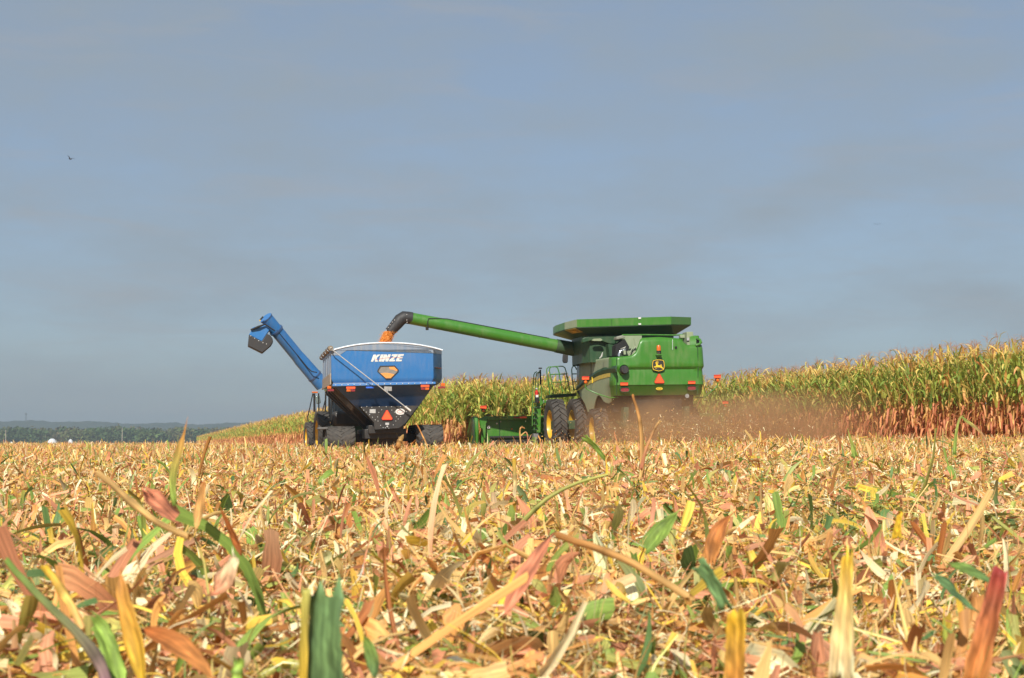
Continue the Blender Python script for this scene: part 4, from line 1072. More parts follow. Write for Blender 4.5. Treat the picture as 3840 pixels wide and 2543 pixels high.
    a, b, c_, d_ = low_[7], low_[0], base[0], base[7]
    flp = [a.lerp(b, .06), a.lerp(b, .92), (b.lerp(c_, .5)), d_.lerp(a, .52)]
    MB().prism([p + Vector((-.03, -.03, -.03)) for p in flp], (-.005, -.005, -.01)).build('yellow_panel', plain('dull_yellow_panel', (.36, .24, .03), .6), ext)
    h1 = [flp[0].lerp(flp[1], .35).lerp(flp[3].lerp(flp[2], .35), .4), flp[0].lerp(flp[1], .75).lerp(flp[3].lerp(flp[2], .75), .35), flp[0].lerp(flp[1], .75).lerp(flp[3].lerp(flp[2], .75), .75), flp[0].lerp(flp[1], .35).lerp(flp[3].lerp(flp[2], .35), .8)]
    MB().prism([p + Vector((-.045, -.045, -.05)) for p in h1], (-.01, -.01, -.01)).build('panel_insert', M['yellow'], ext)
    for zy in (210, 260):
        MB().box(Y(Z2(1576, zy), yt - .03), (.10, .02, .06)).build('white_tape', M['decal_white'], ext)
    MB().box((Y(Z4(850, 330), yt + .4).x, yt - .022, (RL.z + BL.z) / 2), (.012, .006, RL.z - BL.z)).build('extension_seam', M['green_dark'], ext)
    MB().loft([[p + Vector((0, 0, -.01)) for p in base], [Vector((p.x * 1, p.y, zd - .1)) for p in base]]).build('grain_tank', M['green_dark'], root)
    sk = [Y(Z4(*p), yt + .35) for p in ((490, 318), (640, 292), (940, 290), (940, 400), (870, 400), (700, 345), (630, 350), (490, 385))]
    MB().prism(sk, (0, .3, 0)).build('tank_skirt', M['green_dark'], root, False, .02)
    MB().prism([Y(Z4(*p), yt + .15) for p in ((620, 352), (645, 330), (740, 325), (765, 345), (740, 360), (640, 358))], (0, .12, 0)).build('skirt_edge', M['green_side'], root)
    MB().prism([Y(Z4(*p), yt + .1) for p in ((840, 400), (960, 420), (960, 560), (860, 570))], (0, .4, 0)).build('tank_post', M['green_dark'], root)
    MB().tube([Y(Z4(*p), 1.0) for p in ((722, 600), (750, 570), (765, 515))], [.02, .035, .015], 6).build('lever', plain('grey_lever', (.35, .35, .31), .6), root, True)
    MB().prism([X(Z4(*p), xl + .25) for p in ((428, 560), (490, 560), (490, 640), (428, 655))], (.3, 0, 0)).build('side_cover', plain('grey_green_cover', (.07, .10, .07), .6), root)
    YA = 4.5
    # --- unloading auger swung out over the cart
    ub = Y(Z2(1190, 505), YA); ue = Y(Z1(1135, 243), YA)
    aug = bpy.data.objects.new('unloading_auger', None); link(aug, root)
    MB().tube([ub.lerp(ue, -.02), ub.lerp(ue, .21)], [.285, .262], 26).build('base_tube', M['green_dark'], aug, True)
    MB().tube([ub.lerp(ue, .18), ub.lerp(ue, .6), ue], [.245, .235, .225], 26).build('tube', M['green'], aug, True)
    MB().tube([ub + Vector((.55, .1, -.9)), ub + Vector((.42, .05, -.25)), ub + Vector((.12, 0, .02)), ub.lerp(ue, .03)], [.29, .29, .28, .275], 20).build('elbow', M['green_dark'], aug, True)
    for t in (.40, .62): 
        dd = (ue - ub).normalized(); p = ub.lerp(ue, t); MB().tube([p - dd * .012, p + dd * .012], .248, 26).build('band', M['green'], aug, True)
    ridge = MB(); dd = (ue - ub).normalized()
    for k in range(26):
        p = ub.lerp(ue, .37 + .11 * k / 25) + Vector((0, -.03, .245)); ridge.box(p, (.035, .05, .03))
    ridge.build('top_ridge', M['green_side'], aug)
    hs = [ub.lerp(ue, t) + Vector((0, -.1, .235)) for t in (.25, .5, .7, .8)] + [Y(Z1(1400, 247), YA - .2), Y(Z1(1325, 247), YA - .24), Y(Z1(1315, 280), YA - .26), Y(Z1(1318, 330), YA - .25)]
    MB().tube(hs, .014, 6).build('lamp_cable', M['dark'], aug, True)
    MB().lathe([(-.06, .0), (-.06, .055), (.05, .06), (.06, .0)], Y(Z1(1311, 345), YA - .24), 'z', 12).build('work_lamp', M['dark'], aug, True)
    bp = [(1165, 246), (1125, 240), (1085, 236), (1045, 262), (1010, 305), (975, 345), (942, 381)]
    MB().tube([Y(Z1(*p), YA) for p in bp], [.23, .235, .24, .24, .225, .205, .19], 22, False, 1.0).build('rubber_spout', M['boot'], aug, True)
    bs = MB()
    for zx, zy in ((912, 360), (930, 335), (948, 308), (970, 282), (992, 262), (1112, 208), (1112, 236), (1112, 262), (1114, 285)): bs.lathe([(0, .016), (-.015, .012), (-.015, 0)], Y(Z1(zx, zy), YA - .215), 'y', 8)
    bs.build('rivet', M['decal_white'], aug)
    # --- rear details
    def disc(c, r, mat, name, dpt=.03, n=24): return MB().lathe([(0, r), (-dpt * .8, r), (-dpt, r * .9), (-dpt, 0)], c, 'y', n).build(name, mat, root, True)
    kc = Y(Z4(1050, 750), -.05)
    kn = bpy.data.objects.new('rotary_screen_cap', None); link(kn, root); kn.location = kc
    MB().lathe([(.1, .19), (-.05, .185), (-.07, .17)], (0, 0, 0), 'y', 30).build('collar', M['green'], kn, True)
    MB().lathe([(0, .155), (-.16, .15), (-.22, .12), (-.22, 0)], (0, 0, -.02), 'y', 30).build('black_cap', M['boot'], kn, True)
    disc(Y(Z4(1765, 447), -.055), .042, M['dark'], 'key_lock', .02)
    MB().tube([Y(Z4(1720, 338), -.06), Y(Z4(1720, 478), -.075)], .006, 4).build('thin_rod', M['white'], root)
    # beacon
    bc = bpy.data.objects.new('beacon', None); link(bc, root)
    c = Y(Z4(1530, 455), -.17)
    MB().lathe([(-.10, .075), (.04, .075), (.09, .055), (.11, 0)], c, 'z', 18).build('lens', M['amber'], bc, True)
    MB().lathe([(-.16, .085), (-.10, .08)], c, 'z', 18).build('lamp_base', M['dark'], bc, True)
    st = MB(); st.box(Y(Z4(1530, 512), -.15), (.10, .10, .12)); st.build('stem', M['steel'], bc, False, .02)
    st = MB(); st.box(Y(Z4(1528, 552), -.10), (.20, .22, .05)); st.box(Y(Z4(1528, 572), -.08), (.16, .14, .07)); st.build('bracket', M['green'], bc, False, .015)
    # emblem
    E = lambda zx, zy, y: Y(ZD(zx, zy), y)
    rim = [(735, 462), (790, 447), (855, 437), (935, 437), (990, 446), (1040, 462), (1056, 520), (1064, 585), (1058, 660), (1042, 722), (975, 750), (900, 768), (820, 750), (742, 726), (722, 660), (713, 590), (720, 520)]
    cc = (889, 600); sc = lambda P, k: [(cc[0] + (x - cc[0]) * k, cc[1] + (y - cc[1]) * k) for x, y in P]
    em = MB().prism([E(*p, -.075) for p in sc(rim, 1.06)], (0, .08, 0)).build('emblem', M['black'], root)
    ym = MB(); a_, b_ = sc(rim, .985), sc(rim, .90); n = len(rim)
    for i in range(n):
        j = (i + 1) % n; ym.hexa([E(*a_[i], -.084), E(*a_[j], -.084), E(*b_[j], -.084), E(*b_[i], -.084)], [E(*a_[i], -.074), E(*a_[j], -.074), E(*b_[j], -.074), E(*b_[i], -.074)])
    ym.build('emblem_border', M['yellow_decal'], em)
    deer = [(803, 549), (835, 534), (848, 527), (868, 524), (880, 528), (893, 527), (889, 538), (872, 545), (864, 560), (868, 580), (884, 594), (915, 597), (945, 598), (953, 590), (951, 574), (962, 566), (974, 580), (977, 602), (988, 625), (992, 650), (1022, 672), (1040, 692), (1036, 712), (1006, 690), (975, 676), (945, 662), (910, 653), (868, 656), (832, 652), (800, 643), (796, 654), (818, 668), (842, 684), (826, 690), (790, 668), (766, 640), (769, 627), (800, 622), (826, 616), (822, 596), (830, 575), (824, 562), (808, 558)]
    dm = MB(); dm.prism([E(*p, -.084) for p in deer], (0, .009, 0))
    for st_ in (((852, 530), (838, 522), (802, 516), (800, 510)), ((830, 521), (818, 505)), ((846, 524), (840, 500), (836, 484)), ((866, 527), (876, 508), (872, 488), (858, 474)), ((876, 508), (866, 496))):
        dm.tube([E(*p, -.082) for p in st_], [.012] * (len(st_) - 1) + [.005], 5)
    dm.build('leaping_deer', M['yellow_decal'], em)
    triangle_sign(root, [Y(ZD(905, 815), -.07), Y(ZD(1062, 1092), -.05), Y(ZD(768, 1092), -.05)], (0, -1, 0))
    oc = Y(ZD(915, 1252), -.03); om = MB(); om.prism([oc + Vector((.125 * math.cos(a), 0, .052 * math.sin(a))) for a in np.linspace(0, 2 * np.pi, 26, endpoint=False)], (0, .02, 0)); ov = om.build('oval_badge', M['yellow_decal'], root)
    MB().tube([oc + Vector((.075 * math.cos(a), -.004, .026 * math.sin(a))) for a in np.linspace(0, 6.2, 20)], .006, 4).build('badge_mark', plain('olive_ink', (.12, .12, .02), .6), ov)
    for (x0, x1, y0, y1) in ((1010, 1113, 925, 968), (1936, 2032, 905, 948)):
        r_ = MB().prism([Y(Z4(x0, y0), -.075), Y(Z4(x1, y0), -.075), Y(Z4(x1, y1), -.075), Y(Z4(x0, y1), -.075)], (0, .05, 0)).build('reflector', M['orange'], root, False, .01)
        MB().prism([Y(Z4(x0, y0), -.08), Y(Z4(x1, y0), -.08), Y(Z4(x1, y0 + 12), -.08), Y(Z4(x0, y0 + 12), -.08)], (0, .01, 0)).build('reflector_top', M['red'], r_)
    for zx, zy in ((1065, 1025), (1980, 1003)):
        c = Y(Z4(zx, zy), -.02); lp = bpy.data.objects.new('tail_lamp', None); link(lp, root); lp.location = c
        MB().loft([[Vector((rx * math.copysign(abs(math.cos(a)) ** .6, math.cos(a)), y_, rz * math.copysign(abs(math.sin(a)) ** .7, math.sin(a)))) for a in np.linspace(0, 2 * np.pi, 28, endpoint=False)] for y_, rx, rz in ((.06, .17, .085), (-.035, .175, .09), (-.035, .155, .072), (.02, .15, .068))]).build('bezel', M['green_dark'], lp, True)
        MB().prism([Vector((.15 * math.copysign(abs(math.cos(a)) ** .6, math.cos(a)), -.01, .064 * math.copysign(abs(math.sin(a)) ** .7, math.sin(a)) - .006)) for a in np.linspace(0, 2 * np.pi, 28, endpoint=False)], (0, .03, 0)).build('lens', M['red_lens'], lp)
    # marker lamps on arms
    def marker(pr, zc, yv, arm):
        mk = bpy.data.objects.new('marker_lamp', None); link(mk, pr)
        c = Y(zc, yv)
        MB().box(c, (.26, .05, .10)).build('reflector', M['orange'], mk, False, .01)
        MB().box(c + Vector((0, -.004, .06)), (.27, .06, .035)).build('reflector_top', M['red'], mk, False, .006)
        MB().box(c + Vector((0, .03, -.10)), (.16, .04, .14)).build('bracket', M['dark'], mk, False, .02)
        MB().lathe([(0, .06), (-.05, .055), (-.07, .03), (-.072, 0)], c + Vector((.0, .01, -.13)), 'y', 18).build('lens', M['amber'], mk, True)
        if arm: MB().tube(arm, .022, 7).build('arm', M['green'], mk, True)
    ya = .6
    marker(root, Z4(531, 872), 1.0, [Y(Z4(528, 950), 1.0), Y(Z4(530, 995), 1.0), Y(Z4(555, 1022), 1.0), Y(Z4(700, 1085), .8), Y(Z4(860, 1135), .5), Y(Z4(975, 1132), .3)])
    marker(root, Z4(2333, 850), .8, [Y(Z4(2336, 935), .8), Y(Z4(2330, 980), .8), Y(Z4(2300, 1010), .8), Y(Z4(2160, 1122), .6), Y(Z4(2120, 1132), .5), Y(Z4(2030, 1130), .3)])
    # --- rear axle, chopper outlet, spreader board
    ch = MB(); ch.loft([[Vector((x, y, z)) for x, z in ((-.85, 1.0), (.95, 1.0), (.95, 1.6), (-.85, 1.6))] for y in (.35, 1.6)], True, True); ch.build('chopper_housing', M['dark'], root)
    MB().hexa([Vector((-1.35, -.15, .78)), Vector((1.15, -.15, .78)), Vector((1.15, .8, 1.02)), Vector((-1.35, .8, 1.02))], [Vector((-1.35, -.15, .75)), Vector((1.15, -.15, .75)), Vector((1.15, .8, .99)), Vector((-1.35, .8, .99))]).build('spreader_board', M['green_dark'], root)
    for x in (-1.2, 1.05):
        MB().hexa([Vector((x, .15, 1.5)), Vector((x + .18, .15, 1.5)), Vector((x + .18, .5, 1.5)), Vector((x, .5, 1.5))], [Vector((x - .1, .0, .8)), Vector((x + .1, .0, .8)), Vector((x + .1, .3, .8)), Vector((x - .1, .3, .8))]).build('chopper_strut', M['green_dark'], root)
    MB().lathe([(-.04, 0), (-.04, .075), (.04, .06), (.06, 0)], Y(Z4(1915, 1112), -.02), 'y', 14).build('end_lamp', plain('grey_lamp', (.26, .28, .28), .35), root, True)
    MB().box((-.1, 1.7, .85), (3.2, .3, .3)).build('rear_axle', M['green_dark'], root, False, .03)
    xw = Y(Z2(1160, 1100), 1.6).x
    wheel(root, (xw + .30, 1.7, .74), .76, .55, .44, M['yellow'], -1, 20)
    wheel(root, (1.62, 1.5, .76), .76, .50, .44, M['yellow'], 1, 20)
    # --- front duals
    yd = 5.7; Rr = 1.0
    x1 = Y(Z2(790, 1080), yd).x; x2 = Y(Z2(978, 1080), yd).x
    for xx in (x1 + .34, x2 + .34):
        wheel(root, (xx, yd, Rr - .02), Rr, .56, .56, M['yellow'], -1, 24)
    for xx in (1.55, 2.5): wheel(root, (xx, yd, Rr - .02), Rr, .56, .56, M['yellow'], 1, 24)
    MB().box((-.1, yd, .95), (4.9, .35, .35)).build('front_axle', M['green_dark'], root, False, .03)
    # wheel-arch liner between body and duals
    al = [X(Z4(*p), xl + .05) for p in ((412, 1060), (470, 1130), (530, 1235), (565, 1345))]
    MB().loft([[p + Vector((0, -.02, 0)), p + Vector((0, .09, .04)), p + Vector((.5, .09, .04)), p + Vector((.5, -.02, 0))] for p in al], True, True).build('arch_liner', M['dark'], root)
    # --- cab (hidden ahead of the tank), mirror
    cab = bpy.data.objects.new('cab', None); link(cab, root)
    MB().box((-.1, 6.8, 2.75), (1.9, 1.6, 1.5)).build('glass', M['glass'], cab, False, .08)
    MB().box((-.1, 6.8, 3.58), (2.1, 1.9, .2)).build('roof', M['green'], cab, False, .08)
    MB().box((-.1, 6.8, 1.85), (1.9, 1.6, .35)).build('floor', M['green_dark'], cab, False, .04)
    ym_ = 7.4
    mr = [Y(Z4(*p), ym_) for p in ((226, 540), (296, 535), (292, 640), (280, 662), (232, 660), (220, 630))]
    MB().prism(mr, (0, .12, 0)).build('mirror', M['boot'], root, False, .03)
    MB().tube([Y(Z4(262, 540), ym_), Y(Z4(265, 500), ym_), Y(Z4(330, 480), ym_), (-1.0, ym_, 3.45)], .025, 6).build('mirror_arm', M['dark'], root, True)
    # --- cab platform with hand rails, ladder
    yp = 6.6
    PZ = lambda zx, zy, y=yp: Y(Z5(zx, zy), y)
    a, b = PZ(1470, 640), PZ(1945, 605)
    MB().hexa([a, b, b + Vector((0, .9, 0)), a + Vector((0, .9, 0))], [p + Vector((0, 0, .12)) for p in (a, b, b + Vector((0, .9, 0)), a + Vector((0, .9, 0)))]).build('platform', M['green_dark'], root)
    def rail(nm, lines, r_=.022, y=yp, mat='green'):
        m_ = MB()
        for ln in lines: m_.tube([PZ(x_, y_, y) for x_, y_ in ln], r_, 7)
        return m_.build(nm, M[mat], root, True)
    rail('hand_rail', [((1530, 600), (1490, 350), (1450, 150), (1455, 105), (1490, 78), (1600, 68), (1690, 66), (1730, 90), (1750, 150), (1790, 350), (1835, 590)), ((1455, 215), (1760, 205)), ((1490, 358), (1790, 348)), ((1525, 580), (1830, 568))])
    rail('hand_rail', [((1470, 640), (1425, 330), (1400, 150), (1405, 110), (1435, 82), (1480, 75)), ((1560, 75), (1600, 95), (1625, 170), (1650, 340), (1700, 570))], .022, yp + .8)
    rail('hand_rail', [((1890, 500), (1865, 300), (1855, 130), (1865, 85), (1890, 62), (1920, 75), (1945, 130)), ((1860, 205), (1945, 205)), ((1880, 350), (1945, 345)), ((1890, 495), (1945, 490))], .022, yp + .4)
    rail('wiring', [((1310, 315), (1430, 315)), ((1320, 400), (1360, 440), (1420, 440), (1450, 390)), ((1690, 400), (1740, 440), (1790, 410))], .008, yp, 'dark')
    lad = rail('ladder', [((1140, 1150), (1150, 500), (1170, 220), (1190, 180), (1225, 165)), ((1250, 500), (1245, 200), (1290, 150)), ((1175, 1230), (1195, 420), (1215, 200), (1285, 155)), ((1310, 640), (1290, 130))], .020, 6.0)
    for k in range(6): 
        a_, b_ = PZ(1150, 720 + k * 100, 6.0), PZ(1215, 715 + k * 100, 6.0); MB().box(a_.lerp(b_, .5), ((b_ - a_).length, .28, .035)).build('step', M['green_dark'], lad)
    MB().tube([PZ(1285, 130, 6.0), PZ(1290, 400, 6.0)], .035, 8).build('mast', M['dark'], root)
    MB().lathe([(-.02, .0), (-.02, .07), (.03, .07), (.03, 0)], PZ(1286, 105, 6.0), 'z', 12).build('mast_cap', M['dark'], root, True)
    MB().tube([PZ(1185, 540, 5.95), PZ(1225, 500, 5.95), PZ(1255, 560, 5.95)], .02, 6).build('hose', M['dark'], root, True)
    fe = bpy.data.objects.new('fire_extinguisher', None); link(fe, root)
    c = PZ(1220, 575, 5.9)
    MB().lathe([(-.13, 0), (-.13, .07), (.10, .07), (.15, .03), (.2, .03)], c, 'z', 14).build('cylinder', M['red'], fe, True)
    MB().box(c + Vector((0, -.072, -.07)), (.10, .012, .09)).build('label_plate', M['decal_white'], fe)
    MB().box(c + Vector((0, 0, .22)), (.07, .1, .06)).build('valve', M['steel'], fe, False, .01)
    MB().box(PZ(1222, 660, 5.9), (.14, .14, .3)).build('battery_box', M['dark'], root, False, .02)
    pf = MB(); pf.prism([PZ(*p, 6.1) for p in ((1190, 790), (1300, 790), (1290, 1270), (1180, 1270))], (0, .14, 0)); pf.prism([PZ(*p, 6.12) for p in ((1225, 745), (1270, 650), (1300, 620), (1345, 680), (1470, 690), (1470, 725), (1350, 735), (1300, 775), (1240, 800))], (0, .16, 0))
    ps = pf.build('ladder_post', M['green'], root, False, .012)
    MB().lathe([(0, .05), (-.05, .045), (-.05, 0)], PZ(1250, 715, 6.05), 'y', 12).build('lens', M['amber'], ps, True)
    bm_ = MB()
    for p in ((1345, 690), (1345, 715), (1400, 690), (1240, 800), (1285, 800), (1195, 800), (1220, 1262)): bm_.lathe([(0, .018), (-.02, .015), (-.02, 0)], PZ(*p, 6.09), 'y', 8)
    bm_.build('bolt', M['steel'], ps)
    MB().prism([PZ(*p, 6.0) for p in ((1170, 1285), (1258, 1285), (1250, 1385), (1165, 1390))], (0, .3, 0)).build('lowest_step', plain('grey_step', (.15, .15, .15), .6), root, False, .02)
    # --- corn header
    hd = bpy.data.objects.new('corn_header', None); link(hd, root)
    yh = 8.0
    H = lambda zx, zy, y=yh: Y(Z5(zx, zy), y)
    xl_h, xr_h = H(165, 1200).x, Y((2700, 1640), yh).x
    zb0, zt0 = H(600, 970).z, H(600, 1035).z
    zlow, zdr = H(600, 1330).z, H(600, 1395).z
    def hb(nm, x0, x1, y0, y1, z0, z1, mat, bev=.015): return MB().box(((x0 + x1) / 2, (y0 + y1) / 2, (z0 + z1) / 2), (x1 - x0, y1 - y0, z1 - z0)).build(nm, M[mat], hd, False, bev)
    hb('top_beam', xl_h + .2, xr_h, yh, yh + .25, zt0, zb0, 'green')
    hb('back_panel', xl_h + .25, xr_h, yh + .22, yh + .30, zlow - .3, zt0 + .02, 'green', .004)
    hb('lower_pipe', xl_h + .45, xr_h - .4, yh - .02, yh + .14, zlow - .10, zlow, 'dark', .03)
    hb('lower_pipe', xl_h + .45, xr_h - .4, yh + .02, yh + .2, zlow - .30, zlow - .16, 'dark', .03)
    for x in np.arange(xl_h + .9, xr_h - .3, 1.52):
        hb('panel_rib', x - .012, x + .012, yh + .19, yh + .22, zlow, zt0, 'green_dark', .003)
        MB().lathe([(0, .022), (-.02, .02), (-.02, 0)], (x + .05, yh + .22, (zlow + zt0) / 2 + .25), 'y', 8).build('bolt', M['steel'], hd)
    gz = float(ground_z(CB0.x - 5, CB0.y + 7.5)) - CB.o.z
    for s, xe in ((-1, xl_h), (1, xr_h)):
        # end shield: rounded sheet sweeping down to the front
        pr = [(yh - .10, zb0 - .02), (yh + .35, zb0 + .03), (yh + .9, zb0 - .1), (yh + 2.0, zlow + .1), (yh + 2.7, zlow - .25), (yh + 2.6, zlow - .4), (yh - .12, zlow - .38), (yh - .22, zlow + .2), (yh - .18, zt0)]
        sh = MB().prism([Vector((xe + s * .02, y_, z_)) for y_, z_ in pr], (s * .16, 0, 0)).build('end_shield', M['green'], hd, False, .05)
        pl = [H(185, 1005, yh - .05), H(330, 985, yh - .05), H(335, 1060, yh - .05), H(305, 1100, yh - .05), H(295, 1370, yh - .05), H(265, 1370, yh - .05), H(240, 1200, yh - .05), H(205, 1190, yh - .05)]
        if s > 0: pl = [Vector((xl_h + xr_h - p.x, p.y, p.z)) for p in pl]
        MB().prism(pl, (0, .12, 0)).build('corner_bracket', M['green'], sh, False, .02)
        # dark side edge with small foot
        MB().prism([Vector((xe + s * .19, y_, z_)) for y_, z_ in ((yh - .25, zlow - .42), (yh - .3, zlow + .15), (yh - .22, zb0 - .15), (yh + .1, zb0), (yh + .2, zlow - .42))], (s * .05, 0, 0)).build('edge_strip', M['green_dark'], sh, False, .02)
    MB().prism([H(330, 1145, yh + .16), H(375, 1145, yh + .16), H(375, 1192, yh + .16), H(330, 1192, yh + .16)], (0, .05, 0)).build('decal', M['decal_white'], hd)
    MB().prism([H(340, 1160, yh + .15), H(368, 1155, yh + .15), H(360, 1180, yh + .15), H(342, 1184, yh + .15)], (0, .01, 0)).build('decal_mark', M['dark'], hd)
    MB().prism([H(800, 985, yh - .02), H(912, 983, yh - .02), H(912, 1010, yh - .02), H(800, 1008, yh - .02)], (0, .015, 0)).build('reflector', M['red_lens'], hd)
    MB().prism([H(914, 978, yh - .03), H(1040, 976, yh - .03), H(1040, 1008, yh - .03), H(914, 1010, yh - .03)], (0, .025, 0)).build('reflector', M['orange'], hd)
    c = H(625, 997, yh - .02); ob = MB(); a1 = np.linspace(0, 2 * np.pi, 24, endpoint=False)
    for i in range(24):
        j = (i + 1) % 24; f_ = lambda k, r_: c + Vector((.17 * r_ * math.cos(a1[k]), 0, .058 * r_ * math.sin(a1[k])))
        ob.hexa([f_(i, 1), f_(j, 1), f_(j, .8), f_(i, .8)], [f_(i, 1) + Vector((0, .015, 0)), f_(j, 1) + Vector((0, .015, 0)), f_(j, .8) + Vector((0, .015, 0)), f_(i, .8) + Vector((0, .015, 0))])
    ob.build('oval_badge', plain('olive_decal', (.30, .30, .02), .5), hd)
    # worn lettering on the beam
    ink = plain('faded_olive_ink', (.075, .085, .012), .6)
    for word, zx in (('JOHN', 385), ('DEERE', 462)):
        wt = bpy.data.curves.new('lettering_outline', 'FONT'); wt.body = word; wt.size = .14; wt.extrude = .002; wt.space_character = 1.1
        wo = link(bpy.data.objects.new('lettering_outline', wt)); bpy.context.view_layer.update()
        me = bpy.data.meshes.new_from_object(wo.evaluated_get(bpy.context.evaluated_depsgraph_get())); bpy.data.objects.remove(wo)
        me.materials.clear(); me.materials.append(ink)
        wm = link(bpy.data.objects.new('lettering', me), hd); wm.location = H(zx, 1012, yh - .012); wm.rotation_euler = (math.pi / 2, 0, 0)
    MB().lathe([(0, .03), (-.05, .03), (-.05, 0)], H(498, 1105, yh + .2), 'y', 10).build('knob', M['decal_white'], hd, True)
    MB().lathe([(0, .03), (-.04, .03), (-.04, 0)], H(768, 1205, yh + .2), 'y', 10).build('amber_dot', M['amber'], hd, True)
    hb('feeder_house', -.9, .8, 6.4, yh + .1, .75, 1.65, 'green_dark', .04)
    # row dividers reaching into the corn
    for k in range(13):
        x = xl_h + .35 + (xr_h - xl_h - .7) * k / 12
        MB().loft([[Vector((x - w_, y_, z0)), Vector((x - w_ * .6, y_, z1)), Vector((x + w_ * .6, y_, z1)), Vector((x + w_, y_, z0))] for y_, w_, z0, z1 in ((yh + .35, .20, .30, .95), (yh + 1.3, .17, .18, .62), (yh + 2.1, .08, .10, .25), (yh + 2.35, .02, .08, .10))], True, True).build('row_divider', M['green'], hd, True, .01)
    MB().tube([Vector((xl_h + .3, yh + .7, .72)), Vector((xr_h - .3, yh + .7, .72))], .2, 14).build('cross_auger', M['steel'], hd, True)
    MB().tube([H(300, 965, yh + .1), H(330, 950, yh + .1), H(430, 950, yh + .1), H(470, 975, yh + .1)], .02, 6).build('grab_bar', M['green_dark'], hd, True)
    mk = bpy.data.objects.new('marker_lamp', None)
    marker(hd, Z5(254, 815), yh + .1, [H(258, 890, yh + .1), H(262, 960, yh + .1)])
    marker(hd, (2720, 1511), yh + .1, [Y((2720, 1530), yh + .1), Y((2720, 1565), yh + .1)])
combine()

# ------------------------------------------------------------------ falling grain
def stream():
    r = np.random.default_rng(21)
    ctr = [CB.m @ CB.on_y(*Z1(x, y), 4.5) for x, y in ((945, 372), (932, 400), (918, 430), (908, 455), (902, 480), (897, 520), (893, 560))]
    wid = [.165, .175, .185, .19, .195, .20, .2]
    pts, n = [], 30
    mb = MB(); rings = []
    for k in range(25):
        t = k / 24 * (len(ctr) - 1); i = min(int(t), len(ctr) - 2); f = t - i
        c = ctr[i].lerp(ctr[i + 1], f); w_ = wid[i] * (1 - f) + wid[i + 1] * f
        rings.append([c + Vector((math.cos(a) * w_ * (1 + .10 * r.normal()), math.sin(a) * w_ * (1 + .10 * r.normal()), 0)) for a in np.linspace(0, 2 * np.pi, n, endpoint=False)])
    mb.loft(rings, True, True)
    for k in range(2600):
        t = r.uniform(0, len(ctr) - 1.01); i = int(t); f = t - i; c = ctr[i].lerp(ctr[i + 1], f)
        a, d = r.uniform(0, 6.28), .19 * (1 + abs(r.normal(0, .11 if k % 4 else .35)))
        mb.box(c + Vector((math.cos(a) * d, math.sin(a) * d, 0)), (.011, .008, .013), Matrix.Rotation(r.uniform(0, 3), 3, 'X') @ Matrix.Rotation(r.uniform(0, 3), 3, 'Y'))
    o = mb.build('grain_stream', M['grain'], None, False)
    tag(o, 'stream of orange corn grain falling from the black spout into the blue cart', 'grain', kind='stuff')
stream()
